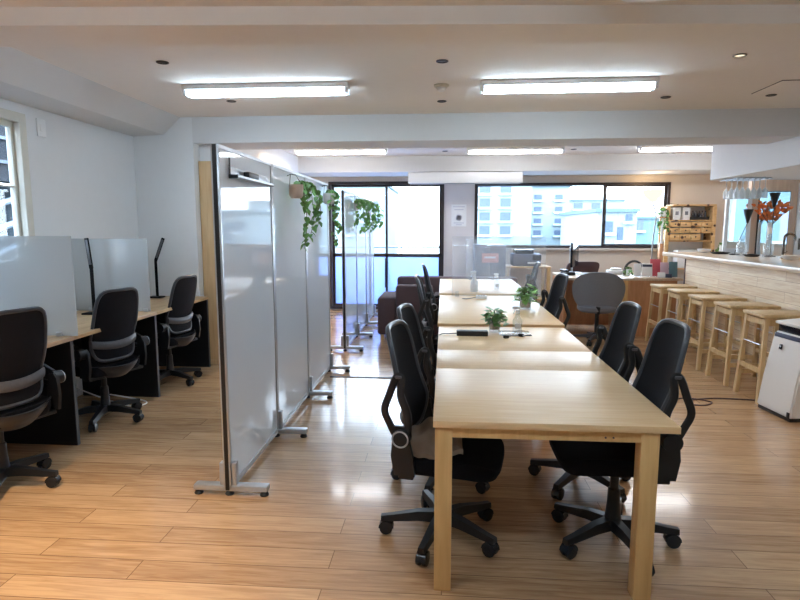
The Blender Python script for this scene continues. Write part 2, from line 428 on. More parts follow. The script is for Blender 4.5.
building('house', 8.6, 14.5, 35.5, 2.0, 'building_b', [(11.3, 1.62, 1.1, .65), (13.6, 1.4, .9, .6)], 'teal fronted house with one broad blue-grey window outside the right pane', 1.0)
building('apartment_block', 9.7, 14.5, 48, 3.6, 'building', [(x, z, .7, .5) for z in (2.7, 3.2) for x in (9.6, 10.8, 12.2)], 'pale block rising behind the teal fronted house')
building('apartment_block', -8.5, -3.6, 36, 4.0, 'building', [(x, z, .8, .4) for z in (1.9, 2.9) for x in (-7.6, -6.0, -4.6)], 'pale apartment block outside the floor-length sliding window')
t = building('apartment_block', -5, 14, 0, 9, 'building_b', [(x, z, 1.0, .8) for z in (1.5, 3.2) for x in (2.2, 4.6, 7)], 'bluish apartment block added outside the added kitchen window, as a view for the bar mirrors')
t.location = (9.5, 2, -6); t.rotation_euler = (0, 0, math.radians(-90))  # added block: hides the sky from the kitchen window, reflects in the mirrors
# neighbour wall and stair rails beyond window 3
t = thing('neighbour_house', 'dark grey neighbouring wall with outdoor stair rails outside the left window', 'building', (-5.6, 4.6, 0))
b1('upper_wall', 'darkwall', t, -.3, 0, -5, 7, 2.08, 5); b1('lower_wall', plain('dark_teal_wall', (52, 64, 70), .9), t, -.9, -.6, -5, 7, -6, 2.08)
for k in range(3):
    bm = BM(); tube(bm, [(.0, -1, .3+.3*k), (.0, 4.5, 1.8+.3*k)], .04); obj('stair_rail', bm, 'metalgrey', t)
for k in range(3):
    b1('siding_band', 'bwin', t, 0, .03, -5, 7, 2.3+.3*k, 2.34+.3*k)

# ------------------------------------------------------------------ lights and ceiling things
def fixture(x, y, L, far=False, label='', off=0):
    t = thing('ceiling_light', label, 'ceiling light', (x, y, CEIL), 0, 'tube lights')
    bm = BM(); box(bm, (0, 0, -.02), (L, .15, .04), .004); obj('housing', bm, 'white', t)
    for s in (-1, 1):
        bm = BM(); tube(bm, [(-L/2+.03, s*.045, -.062), (L/2-.03, s*.045, -.062)], .017, 10)
        obj('tube', bm, 'tube_far' if far else 'tube', t)
        for e in (-1, 1):
            bm = BM(); box(bm, (e*(L/2-.014), s*.045, -.055), (.028, .036, .05), .004); obj('socket', bm, 'white', t)
    return t
fixture(-1.43, 4.62, 1.33, False, 'left of the two big bright tube lights on the near ceiling')
fixture(.93, 4.66, 1.33, False, 'bright tube light on the near ceiling above the long work table')
fixture(-1.5, 8.3, 1.33, True, 'tube light behind the beam, above the whiteboard partitions')
fixture(.98, 8.42, 1.36, True, 'middle tube light behind the beam, above the farthest table')
fixture(3.35, 8.35, 1.36, True, 'tube light behind the beam, its right end cut off by the white bar soffit')
fixture(-1.43, .9, 1.33, False, 'tube light on the ceiling behind the camera, on the desk side')
fixture(.93, .9, 1.33, False, 'tube light on the ceiling behind the camera, on the table side')
def downlight(x, y, label, lit=False):
    t = thing('downlight', label, 'downlight', (x, y, CEIL), 0, 'recessed downlights')
    bm = BM(); lathe(bm, [(.042, 0), (.042, -.005), (.033, -.007), (.032, 0)], seg=24); obj('trim_ring', bm, 'bronze', t)
    bm = BM(); lathe(bm, [(.032, -.001), (.027, -.003), (.0, -.004)], seg=24); obj('lens', bm, 'warm' if lit else 'black', t)
    return t
downlight(-1.94, 3.94, 'dark recessed downlight nearest the left wall, on the camera side of the left tube light')
downlight(-.03, 4.06, 'dark downlight on the camera side of the round smoke detector')
downlight(1.92, 4.08, 'lit downlight with a pale glowing centre, right of the tube light over the table', True)
downlight(-1.92, 5.16, 'dark downlight just beyond the left tube light')
downlight(-.04, 5.31, 'dark downlight between the smoke detector and the beam')
downlight(1.9, 5.3, 'dark downlight beyond the right end of the tube light over the table')
downlight(2.77, 5.29, 'dark downlight by the ceiling hatch near the bar')
downlight(-.01, 8.7, 'small downlight behind the beam, between the left and middle far tube lights')
downlight(1.85, 8.65, 'small downlight behind the beam, between the middle and right far tube lights')
downlight(-2.05, 7.6, 'lit downlight close to the closet wall, hidden behind the partition top', True)
downlight(-1.94, 1.6, 'lit downlight on the ceiling behind the camera, on the desk side', True)
t = downlight(4.15, 6.45, 'lit downlight under the white bar soffit', True); t.location = (4.1, 6.6, 2.09)
t = thing('smoke_detector', 'round cream smoke detector on the ceiling between two dark downlights', 'detector', (-.04, 4.72, CEIL))
bm = BM(); lathe(bm, [(.06, 0), (.06, -.012), (.05, -.02), (.0, -.022)], seg=24); obj('base', bm, 'cream_frame', t)
bm = BM(); lathe(bm, [(.036, -.02), (.034, -.042), (.02, -.052), (0, -.053)], seg=20); obj('sensor_head', bm, 'white', t)
t = thing('ceiling_hatch', 'thin outlined ceiling access hatch near the bar', 'hatch', (2.86, 5.0, CEIL))
bm = BM(); bx(bm, -.28, .28, -.22, .22, -.006, 0, .002); obj('panel', bm, 'ceiling', t)
bm = BM(); frame(bm, -.286, .286, -.226, .226, -.1, 0, .004)
for v in bm.verts: v.co = Vector((v.co.x, v.co.z, -.004 if v.co.y < -.05 else 0))
obj('rim', bm, 'bronze', t, smooth=False)
t = thing('air_conditioner', 'rounded white unit on the near ceiling cut by the top edge', 'air conditioner', (.93, 2.62, CEIL))
bm = BM(); box(bm, (0, 0, -.05), (.3, .5, .1), .045, seg=4); obj('cover', bm, 'white', t)
bm = BM(); box(bm, (0, 0, -.1), (.22, .34, .006), .002); obj('grille', bm, 'cream_frame', t)
t = thing('screen_case', 'long white roll-up screen case under the far ceiling beam', 'screen case', (.31, 9.36, 2.199))
bm = BM(); bx(bm, -.91, .91, -.05, .06, 0, .17, .01); obj('case', bm, 'white', t)
bm = BM(); bx(bm, -.88, .88, -.02, .02, -.014, .0, .004); obj('bottom_bar', bm, 'silver', t)
for s in (-1, 1): b1('bracket', 'silver', t, s*.8-.02, s*.8+.02, -.03, .03, .17, .176)
t = thing('wall_switch', 'white blank wall plate beside the left window', 'wall plate', (-3.25, 4.48, 2.29))
bm = BM(); bx(bm, 0, .012, -.05, .05, -.07, .07, .004); obj('plate', bm, 'white', t)
bm = BM(); bx(bm, .012, .017, -.02, .02, -.03, .03, .002); obj('cap', bm, 'white', t)
t = thing('wall_notice', 'white paper notice with a grey round mark on the pillar', 'notice', (.24, 10.12, 1.7))
b1('sheet', 'paper', t, -.13, .13, -.004, -.001, -.19, .19)
bm = BM(); lathe(bm, [(.055, 0), (.055, .002), (.04, .002), (.04, 0)], (0, -.006, -.04), 20, R('X', 90)); tube(bm, [(-.04, -.006, -.08), (.04, -.006, 0)], .006); obj('round_mark', bm, 'pale_ink', t)
for k, (w_, z) in enumerate(((.2, .15), (.16, .1), (.18, -.13), (.1, -.16))):
    b1('text_line', 'pale_ink', t, -w_/2, w_/2, -.006, -.004, z-.007, z+.007)

# ------------------------------------------------------------------ work tables
def work_table(label, x0, x1, y0, y1, seams, rin, z=.735):
    t = thing('work_table', label, 'table', ((x0+x1)/2, (y0+y1)/2, 0), 0, None)
    hx = (x1-x0)/2; hy = (y1-y0)/2; ys = [-hy]+[s-(y0+y1)/2 for s in seams]+[hy]
    for k in range(len(ys)-1):
        bm = BM(); bx(bm, -hx, hx, ys[k]+.0008, ys[k+1]-.0008, z-.028, z, .002)
        obj('table_leaf' if (len(ys) == 4 and k == 1) else 'tabletop', bm, 'table', t)
    lw = .07
    for sx in (-1, 1):
        xa = -hx+.008 if sx < 0 else hx-rin-lw
        for ya in (-hy+.012, hy-.012-lw):
            bm = BM(); bx(bm, xa, xa+lw, ya, ya+lw, 0, z-.028, .003); obj('leg', bm, 'table_leg', t)
    xa = -hx+.008+lw; xb = hx-rin-lw
    for ya in (-hy+.02, hy-.042): b1('apron', 'table_leg', t, xa, xb, ya, ya+.022, z-.073, z-.028)
    for xq in (-hx+.02, hx-rin-.042): b1('apron', 'table_leg', t, xq, xq+.022, -hy+.012+lw, hy-.012-lw, z-.073, z-.028)
    return t
T1 = work_table('nearest long light-wood work table, with two leaf seams across its top', -.04, .915, 2.19, 4.39, [3.05, 3.53], .072)
T2 = work_table('middle light-wood work table, joined to the far end of the nearest one', -.05, .93, 4.425, 6.3, [], .03, .75)
T3 = work_table('farthest light-wood work table, bright with window light', -.06, .95, 6.35, 8.15, [], .03, .765)
for s in (0, 1):
    bm = BM(); cyl(bm, (.2+.03*s, -1.0815, .679), .004, .003, 10, 'Y'); obj('screw_cap', bm, 'brown', T1)

# ------------------------------------------------------------------ office chair
def make_chair(label, cat='office chair'):
    t = thing('office_chair', label, cat)
    # base
    bm = BM(); lathe(bm, [(.045, .075), (.048, .11), (.036, .135), (.03, .2), (.028, .27), (.02, .275), (.02, .41)], seg=18)
    obj('gas_column', bm, 'black', t)
    for k in range(5):
        a = 2*PI*k/5
        bm = BM(); rings = []
        for r, z, w, h in ((.02, .11, .03, .032), (.12, .108, .025, .028), (.24, .09, .02, .02), (.3, .084, .018, .016)):
            rings.append([(r, -w, z-h), (r, w, z-h), (r, w*.75, z+h*.6), (r, -w*.75, z+h*.6)])
        loft(bm, rings); cyl(bm, (.287, 0, .068), .011, .04, 10)
        lg = obj('leg', bm, 'black', t); lg.rotation_euler = (0, 0, a+PI)
        bm = BM()
        for s in (-1, 1):
            lathe(bm, [(.02, -.011), (.031, -.009), (.033, 0), (.031, .009), (.02, .011)], (.275, s*.015, .033), 16, R('X', 90))
        bmh = [(.275+.037*math.cos(q), .033+.037*math.sin(q)) for q in [PI*j/8 for j in range(9)]]
        loft(bm, [[(x, -.022, z) for x, z in bmh], [(x, .022, z) for x, z in bmh]])
        obj('caster', bm, 'black_gloss', lg)
    # seat
    bm = BM(); bx(bm, -.13, .11, -.1, .1, .395, .43, .008); bx(bm, -.16, -.09, -.24, .24, .405, .43, .006)
    tube(bm, [(.02, -.1, .41), (.02, -.25, .405), (.02, -.285, .4)], .007, 8)
    obj('seat_mechanism', bm, 'black', t)
    bm = BM()
    def sq(a, b, n): 
        m = max(abs(a), abs(b)); 
        if m < 1e-9: return 0, 0
        s = m/((abs(a)**n+abs(b)**n)**(1/n)); return a*s, b*s
    def top(u, v):
        a, b = sq(2*u-1, 2*v-1, 5)
        z = .505-.012*(1-b*b)*(1-a*a)-.045*max(0, a-.55)**1.5/.3
        return (.045+.24*a, .235*b, z)
    def bot(u, v):
        a, b = sq(2*u-1, 2*v-1, 5); z = .428-.02*max(0, a-.4)
        return (.045+.23*a, .225*b, z)
    n = 14
    g = [[bm.verts.new(top(i/n, j/n)) for j in range(n+1)] for i in range(n+1)]
    h = [[bm.verts.new(bot(i/n, j/n)) for j in range(n+1)] for i in range(n+1)]
    for i in range(n):
        for j in range(n):
            bm.faces.new((g[i][j], g[i+1][j], g[i+1][j+1], g[i][j+1])); bm.faces.new((h[i][j], h[i][j+1], h[i+1][j+1], h[i+1][j]))
    rim = [(i, 0) for i in range(n)]+[(n, j) for j in range(n)]+[(n-i, n) for i in range(n)]+[(0, n-j) for j in range(n)]
    mid = []
    for (i, j) in rim:
        p = (g[i][j].co+h[i][j].co)/2; q = Vector((p.x-.045, p.y, 0)); mid.append(bm.verts.new(p+q.normalized()*.008))
    for k in range(len(rim)):
        a, b = rim[k], rim[(k+1) % len(rim)]; m0, m1 = mid[k], mid[(k+1) % len(rim)]
        bm.faces.new((g[a[0]][a[1]], g[b[0]][b[1]], m1, m0)); bm.faces.new((m0, m1, h[b[0]][b[1]], h[a[0]][a[1]]))
    obj('seat', bm, 'seat', t)
    # glossy rear shell under the seat
    bm = BM()
    def shell(u, v):
        y = (2*u-1)*.225; zz = v
        x = -.245+.10*(2*u-1)**2+.06*(1-zz)**2
        return (x, y*(1-.15*(1-zz)), .415+.075*zz-.02*(1-zz)*(1-(2*u-1)**2)+.02*(2*u-1)**2)
    grid(bm, shell, 14, 6, (.012, 0, .004)); obj('seat_shell', bm, 'shell', t)
    # back
    W, Hh, zc = .188, .265, .8
    def bp(a, b, off=0):
        off += .05; w = W*(1-.1*max(0, b)**1.6-.06*max(0, -b)**2)
        x = -.225-.075*((b+1)/2)**1.3+.028*math.exp(-((b+.45)/.32)**2)+.045*a*a*(1-.35*max(0, b))+off
        return Vector((x, w*a, zc+Hh*b))
    bm = BM()
    grid(bm, lambda u, v: bp(*sq(2*u-1, 2*v-1, 6)), 16, 18, (-.009, 0, 0)); obj('backrest', bm, 'mesh', t)
    bm = BM(); loop = []
    for k in range(64):
        q = 2*PI*k/64; c, s = math.cos(q), math.sin(q)
        n_ = 6; rr = (abs(c)**n_+abs(s)**n_)**(-1/n_)
        loop.append(bp(c*rr, s*rr, -.005))
    tube(bm, loop, .0125, 8, True); obj('back_frame', bm, 'rim', t)
    bm = BM()
    def lum(u, v):
        a = 2*u-1; b = -.60+.22*v-.09*(1-a*a)*1.0
        p = bp(a*1.04, b, -.03-.012*math.sin(PI*v)); return p
    grid(bm, lum, 16, 5, (.008, 0, 0)); obj('lumbar_band', bm, 'band', t)
    # side uprights and arms
    for s in (-1, 1):
        bm = BM()
        prof = [(-.175, .43), (-.08, .43), (-.09, .52), (-.105, .585), (-.11, .64), (-.155, .65), (-.18, .62), (-.19, .52)]
        loft(bm, [[(x, s*.236, z) for x, z in prof], [(x, s*.256, z) for x, z in prof]]); obj('side_upright', bm, 'black', t)
        H = Vector((-.135, s*.272, .615))
        bm = BM()
        path = spline([(-.02, 0, .0), (-.055, 0, .06), (-.078, 0, .12), (-.055, 0, .19), (-.026, 0, .265), (.0, 0, .265), (-.006, 0, .19), (.018, 0, .12), (.028, 0, .06), (.02, 0, .0)], 5, True)
        tube(bm, path, (.011, .017), 8, True, flat=(0, 1, 0))
        # web between the bars at the hub end
        loft(bm, [[(-.05, -.008, .05), (.03, -.008, .05), (.02, -.008, -.01), (-.02, -.008, -.01)], [(-.05, .008, .05), (.03, .008, .05), (.02, .008, -.01), (-.02, .008, -.01)]])
        arm = obj('armrest', bm, 'black', t, H)
        bm = BM(); lathe(bm, [(.0, -.03), (.04, -.03), (.04, .02), (.034, .024), (0, .024)], (0, s*.004, 0), 22, R('X', 90)); obj('pivot_hub', bm, 'black', arm)
        bm = BM(); tube(bm, [(.035*math.cos(2*PI*k/24), s*.029, .035*math.sin(2*PI*k/24)) for k in range(24)], .004, 6, True); obj('pivot_ring', bm, 'silver', arm)
        bm = BM(); box(bm, (-.013, 0, .272), (.03, .03, .014), .005); obj('arm_cap', bm, 'band', arm)
    return t
def set_chair(c, base=0, arms='up', lift=0):
    legs = [o for o in c.children if o.name.startswith('leg')]
    for k, o in enumerate(legs): o.rotation_euler = (0, 0, PI+2*PI*k/5+math.radians(base))
    for o in c.children:
        if not o.name.startswith(('leg', 'gas_column')): o.location.z += lift
        if o.name.startswith('armrest'):
            o.rotation_euler = (0, math.radians(97 if arms == 'down' else 0), 0)
            if arms == 'down': o.location.x = -.135
GT = 'office chairs around the work tables'; GW = 'office chairs at the wall desks'
C0 = make_chair('black mesh office chair with a crumpled taupe cloth on its seat')
C0.location = (.0, 2.64, 0); C0.rotation_euler = (0, 0, math.radians(-10)); C0['group'] = GT
set_chair(C0, 10)
# seats set a little lower by their gas springs
LIFT = {'second black mesh ': 0, 'black mesh chair c': -.012, 'black mesh chair a': -.025}
for (x, y, rz, lab, grp, base, arms) in (
    (.0, 3.26, -10, 'second black mesh chair on the partition side, right behind the one with the cloth', GT, 12, 'up'),
    (.0, 5.02, 0, 'black mesh chair seen edge-on beside the brown armchair, left side of the middle table', GT, 30, 'up'),
    (.0, 6.6, 4, 'farthest black mesh chair on the left, its top rising above the brown sofa', GT, 5, 'down'),
    (.812, 2.64, 180, 'black mesh chair tucked under the right near end of the long table', GT, -4, 'up'),
    (.815, 3.27, 180, 'second black mesh chair on the right of the nearest table, behind the frontmost one', GT, 14, 'up'),
    (.84, 5.25, 186, 'black mesh chair on the right of the middle table, before the grey round-backed chair', GT, 20, 'up'),
    (.9, 7.1, 176, 'black mesh chair seen through the clear acrylic screen at the farthest table', GT, 0, 'up'),
    (-2.53, 2.95, 163, 'black mesh chair cut by the left edge of the picture, at the nearest wall desk', GW, 25, 'down'),
    (-2.63, 4.12, 160, 'black mesh chair at the middle wall desk, in front of the black lamp', GW, 15, 'down'),
    (-2.65, 5.22, 171, 'black mesh chair at the farthest wall desk, next to the tall wooden door', GW, 56, 'down')):
    c = rep(C0, (x, y, 0), rz, lab, grp); set_chair(c, base, arms, LIFT.get(lab[:18], 0))
set_chair(C0, 10, 'up', -.03)
for o in COL.objects:
    if o.get('label', '').startswith('second black mesh chair on the partition'): set_chair(o, 12, 'up', -.03)
# cloth on the seat of the front left chair
bm = BM()
def cl(u, v):
    x = -.17+.26*u; y = 2.43+.36*v
    b = .5*math.sin(9*u+4*v)+.4*math.sin(13*v-5*u)+.3*math.sin(21*u)
    return (x, y, .505+.075*math.sin(PI*u)**.7*math.sin(PI*v)**.7+.02*b)
grid(bm, cl, 26, 26, (0, 0, -.022))
tag(obj('folded_cloth', bm, 'taupe'), 'crumpled taupe cloth lying on the seat of the front left chair', 'cloth')

# ------------------------------------------------------------------ whiteboard partitions
def partition(y0, y1, label, first, last, grp):
    t = thing('whiteboard_partition', label, 'partition', (-1.2, (y0+y1)/2, 0), 0, grp)
    h = (y1-y0)/2; zt = 1.93
    bm = BM(); bx(bm, -.014, .014, -h+.022, h-.022, .06, zt-.018); obj('board', bm, 'whiteboard', t, smooth=False)
    bm = BM()
    for s in (-1, 1): bx(bm, -.021, .021, s*h-(.022 if s > 0 else 0), s*h+(.022 if s < 0 else 0), .035, zt, .003)
    bx(bm, -.021, .021, -h+.022, h-.022, zt-.02, zt); bx(bm, -.021, .021, -h+.022, h-.022, .035, .062)
    obj('frame', bm, 'silver', t)
    if first: b1('edge_strip', 'black', t, -.011, .011, -h-.003, -h, .036, zt-.002)
    ends = ([-h+.03] if first else [-h])+([h-.02] if last else [])
    for e in ends:
        bm = BM(); bx(bm, -.2, .225, e-.03, e+.03, .028, .062, .008)
        bx(bm, .023, .048, e-.022, e+.022, .06, .19, .004); bx(bm, -.048, -.023, e-.022, e+.022, .06, .19, .004)
        f = obj('foot', bm, 'silver', t)
        for x in (-.18, .0, .2):
            bm = BM(); lathe(bm, [(.024, 0), (.026, .006), (.02, .016), (.01, .03)], (x, e, 0), 14); obj('foot_pad', bm, 'black', f)
    return t
GP = 'whiteboard partitions'
partition(2.95, 3.88, 'nearest whiteboard partition panel, with black end strip and a pen tray near the top', True, False, GP)
partition(3.885, 4.82, 'second whiteboard partition panel, the one the first potted vine hangs over', False, False, GP)
partition(4.825, 5.78, 'third whiteboard partition panel, the last of the near row', False, True, GP)
partition(6.72, 7.64, 'first whiteboard panel of the far row, with the black end strip in front of the window', True, False, GP)
partition(7.645, 8.56, 'middle whiteboard panel of the far row by the balcony window', False, False, GP)
partition(8.565, 9.48, 'last whiteboard panel of the far row, next to the balcony window', False, True, GP)
t = thing('pen_tray', 'slim silver pen tray stuck near the top of the nearest whiteboard', 'tray', (-1.178, 3.42, 1.79))
bm = BM(); bx(bm, .0, .004, -.33, .33, -.02, .04, .001); bx(bm, 0, .05, -.33, .33, -.024, -.02); bx(bm, .046, .05, -.33, .33, -.024, -.008); obj('rail', bm, 'silver', t)
for e in (-1, 1): b1('end_cap', 'black', t, 0, .05, e*.33-.004, e*.33+.004, -.026, -.006)
b1('corner_bracket', 'black', t, 0, .006, -.33, -.318, -.02, .085)
t = thing('board_eraser', 'black whiteboard eraser with a pale felt lying in the pen tray', 'eraser', (-1.152, 3.4, 1.771))
b1('handle', 'black', t, -.018, .018, -.11, .07, .012, .046, .006); b1('felt', 'white', t, -.018, .018, -.11, .16, 0, .012, .002)
t = thing('marker_pen', 'black marker pen lying in the front of the pen tray', 'pen', (-1.152, 3.2, 1.779))
bm = BM(); tube(bm, [(0, -.07, 0), (0, .05, 0)], .008, 8); obj('barrel', bm, 'black', t)
bm = BM(); tube(bm, [(0, .05, 0), (0, .085, 0)], .0085, 8); obj('cap', bm, 'blue', t)

# ------------------------------------------------------------------ plants
def leaf(bm, p, d, up, L, w):
    d = Vector(d).normalized(); side = d.cross(Vector(up)); side = side.normalized() if side.length > 1e-3 else Vector((1, 0, 0))
    nrm = side.cross(d)
    p = Vector(p); prof = [(0, 0, 0), (.08, .62, .06), (.35, 1, .1), (.7, .55, .04), (1, 0, -.1)]
    mid = [bm.verts.new(p+d*(L*a)+nrm*(-L*.12*a*a)) for a, b, c in prof]
    for s in (-1, 1):
        ed = [bm.verts.new(p+d*(L*(a-.1*(1-a) if i == 1 else a))+side*(s*w*b)+nrm*(L*c-L*.12*a*a)) for i, (a, b, c) in enumerate(prof) if 0 < i < 4]
        bm.faces.new((mid[0], ed[0], mid[1]) if s > 0 else (mid[0], mid[1], ed[0]))
        for k in range(2):
            q = (mid[k+1], ed[k], ed[k+1], mid[k+2]); bm.faces.new(q if s > 0 else q[::-1])
        q = (mid[3], ed[2], mid[4]); bm.faces.new(q if s > 0 else q[::-1])
def hanging_plant(loc, label, vines, potmat='pot', r=.055, L=.062, hook=True, seed=1, potn='pot', group='trailing plants on the partitions'):
    rd = random.Random(seed)
    t = thing('trailing_plant', label, 'plant', loc, 0, group)
    bm = BM(); lathe(bm, [(r*.72, 0), (r*.95, .02), (r, .07), (r*.98, .1), (r*.86, .1), (r*.84, .085), (0, .085)], seg=20); obj(potn, bm, potmat, t)
    if hook:
        bm = BM(); tube(bm, [(r*.9, 0, .09), (0, 0, .17), (-r*.75, 0, .178), (-r-.012, 0, .165), (-r-.055, 0, .165), (-r-.055, 0, .14)], .0022, 6); tube(bm, [(-r*.9, 0, .09), (-r*.75, 0, .178)], .0022, 6); obj('hook', bm, 'black', t)
    sb = BM(); lb = BM()
    for (dx, dy, drop, n) in vines:
        ph = rd.random()*6
        pts = spline([(0, 0, .09), (dx*.5, dy*.6, .13), (dx, dy, .06), (dx*1.05+.01*math.sin(ph), dy+.03*math.sin(ph), -drop*.5), (dx+.02*math.cos(ph), dy+.05*math.cos(ph*2), -drop)], 8)
        tube(sb, pts, .0022, 5)
        for k in range(n):
            q = pts[min(len(pts)-1, int((k+.6)/n*len(pts)))]
            a = rd.random()*2*PI; d = (math.cos(a), math.sin(a), -.7-rd.random()*.6)
            if q.x < .0: d = (abs(d[0]), d[1], d[2])
            leaf(lb, q+Vector((0, 0, .004)), d, (d[0]*.6+rd.uniform(-.3, .3), d[1]*.6+rd.uniform(-.3, .3), 1), L*rd.uniform(.7, 1.2), L*.42*rd.uniform(.8, 1.15))
    obj('vines', sb, 'stem', t); f = obj('foliage', lb, 'leaf', t)
    return t
hanging_plant((-1.118, 4.28, 1.715), 'trailing pothos in a clay pot on the near partition row, longest vine of all', [(.03, .12, .38, 22), (.06, .22, .3, 20), (.09, .34, .22, 18), (.05, .46, .14, 12), (.05, .04, .04, 9), (.05, .16, .34, 18), (.1, .28, .1, 12)], seed=3)
hanging_plant((-1.118, 5.5, 1.72), 'trailing pothos in a grey pot on the end of the near partition row', [(.02, .12, .3, 16), (.04, .2, .38, 18), (.03, .3, .25, 14), (.03, -.05, .03, 6)], 'pot2', seed=8)
hanging_plant((-1.118, 7.35, 1.72), 'bushy trailing pothos on the far partition row in front of the window', [(.04+.045*(k % 4), -.3+.13*k, .16+.1*((k*7) % 4)/3, 15) for k in range(12)], 'pot2', seed=11, L=.07)

# ------------------------------------------------------------------ wall desks, screens, lamps
ZD = .765
def desk(y0, y1, label, near_panel=False):
    t = thing('wall_desk', label, 'desk', (-2.868, (y0+y1)/2, 0), 0, 'wall desks'); h = (y1-y0)/2
    b1('desktop', 'desk', t, -.36, .36, -h, h, ZD-.028, ZD, .002)
    b1('side_panel', 'navy', t, -.355, .345, h-.03, h, 0, ZD-.028)
    b1('back_panel', 'navy', t, -.355, -.335, -h, h-.03, .3, ZD-.028)
    if near_panel: b1('side_panel', 'navy', t, -.355, .345, -h, -h+.03, 0, ZD-.028)
    bm = BM(); bx(bm, .345, .35, h-.03, h, 0, ZD-.03); obj('edge_band', bm, 'rim', t, smooth=False)
    return t
desk(2.47, 3.63, 'nearest wall desk with black side panels, cut by the left edge of the picture', True)
desk(3.632, 4.76, 'middle wall desk between the two frosted screens')
desk(4.762, 5.865, 'farthest wall desk, ending at the white column')
def dscreen(y, x1, zt, label):
    t = thing('desk_screen', label, 'screen', (-2.85, y, ZD), 0, 'frosted desk screens')
    b1('panel', 'frost', t, -.39, x1+2.85, -.004, .004, .004, zt-ZD, .001)
    for x in (-.25, .25):
        b1('clamp', 'silver', t, x-.02, x+.02, -.012, .012, 0, .03, .002)
dscreen(3.615, -2.47, 1.44, 'frosted screen between the first two wall desks')
dscreen(4.748, -2.56, 1.40, 'frosted screen between the last two wall desks, behind the middle chair')
def desk_lamp(loc, rz, tilt, label):
    t = thing('desk_lamp', label, 'lamp', loc, rz, 'desk lamps')
    bm = BM(); bx(bm, -.07, .07, -.055, .055, 0, .014, .005); obj('base', bm, 'lampblack', t)
    bm = BM(); box(bm, (0, .02, .2), (.03, .012, .38), .004); obj('stem', bm, 'lampblack', t)
    p = Vector((0, .02, .385)); rot = R('X', -tilt[1]) @ R('Y', tilt[0])
    bm = BM(); box(bm, (0, 0, .13), (.034, .014, .26), .004)
    bmesh.ops.rotate(bm, cent=(0, 0, 0), matrix=rot, verts=bm.verts); h = obj('lamp_head', bm, 'lampblack', t, p)
    bm = BM(); box(bm, (0, -.008, .14), (.022, .003, .21), .001)
    bmesh.ops.rotate(bm, cent=(0, 0, 0), matrix=rot, verts=bm.verts); obj('light_strip', bm, 'band', h)
desk_lamp((-2.98, 4.58, ZD), 0, (-4, -3), 'tall straight black desk lamp on the middle wall desk')
desk_lamp((-3.01, 5.72, ZD), 0, (24, -5), 'black desk lamp with bent head on the farthest wall desk')
bm = BM(); tube(bm, spline([(-3.1, 4.2, .3), (-2.85, 4.35, .12), (-2.62, 4.42, .02), (-2.52, 4.5, .012), (-2.6, 4.6, .012), (-2.9, 4.62, .05)], 8), .006, 6)
tag(obj('power_cable', bm, 'white'), 'pale power cable looping to the floor under the middle wall desk', 'cable')
t = thing('power_strip', 'white power strip fixed under the middle wall desk', 'power strip', (-3.15, 4.1, .34))
b1('body', 'white', t, -.03, .03, -.16, .16, -.03, .03, .006)
for k in range(3): b1('socket', 'ink', t, .03, .033, -.11+.09*k, -.07+.09*k, -.014, .014)

# ------------------------------------------------------------------ bar and stools
t = thing('bar_counter', 'long bar counter with pale pine plank front and light wooden top', 'bar', (3.5, 3.4, 0))
b1('cladding', 'cladding', t, -.35, .2, -4.5, 4.33, 0, 1.1)
b1('countertop', 'counter', t, -.45, .55, -4.6, 4.9, 1.1, 1.15, .005)
b1('end_post', 'brown', t, -.352, -.28, 4.33, 4.37, 0, 1.1)
for y in (4.75,): b1('support_panel', 'white', t, .1, .4, y, y+.03, 0, 1.1)
def make_stool(label):
    t = thing('bar_stool', label, 'stool', (0, 0, 0), 0, 'bar stools')
    zt = .765
    bm = BM(); bx(bm, -.22, .235, -.17, .17, zt-.028, zt, .004); obj('seat', bm, 'stool', t)
    for sx in (-1, 1):
        for sy in (-1, 1):
            bm = BM(); tx, ty, fx, fy = sx*.195+.01, sy*.148, sx*.225+.005, sy*.19; w = .0165
            rings = []
            for (x, y, z) in ((fx, fy, 0), (tx, ty, zt-.028)):
                rings.append([(x-w, y-w*1.1, z), (x+w, y-w*1.1, z), (x+w, y+w*1.1, z), (x-w, y+w*1.1, z)])
            loft(bm, rings); obj('leg', bm, 'stool', t, smooth=False)
    def at(z): k = 1-z/(zt-.028); return .195+.03*k, .148+.042*k
    for sx in (-1, 1):
        x, y = at(.28); b1('foot_rail', 'stool', t, sx*x+.005-.011, sx*x+.005+.011, -y, y, .26, .3)
        x, y = at(.69); b1('seat_rail', 'stool', t, sx*x+.01-.011, sx*x+.01+.011, -y, y, .672, .722)
    for sy in (-1, 1):
        x, y = at(.69); b1('seat_rail', 'stool', t, -x, x, sy*y-.011, sy*y+.011, .672, .722)
        x, y = at(.2); b1('stretcher', 'stool', t, -x, x, sy*y-.011, sy*y+.011, .18, .22)
    for z in (.5,):
        x, y = at(z)
        for sx in (-1, 1):
            bm = BM(); tube(bm, [(sx*x, -y, z), (sx*x, y, z)], .006, 8); obj('metal_rod', bm, 'silver', t)
    return t
st = make_stool('bar stool nearest the camera, next to the white air purifier')
st.location = (2.9, 5.13, 0)
for y, lab in ((5.7, 'second bar stool from the white air purifier'), (6.3, 'middle stool of the five along the bar'),
               (6.9, 'fourth bar stool from the white air purifier'), (7.48, 'farthest bar stool, at the end of the bar by the reception desk')):
    rep(st, (2.9, y, 0), 0, lab)

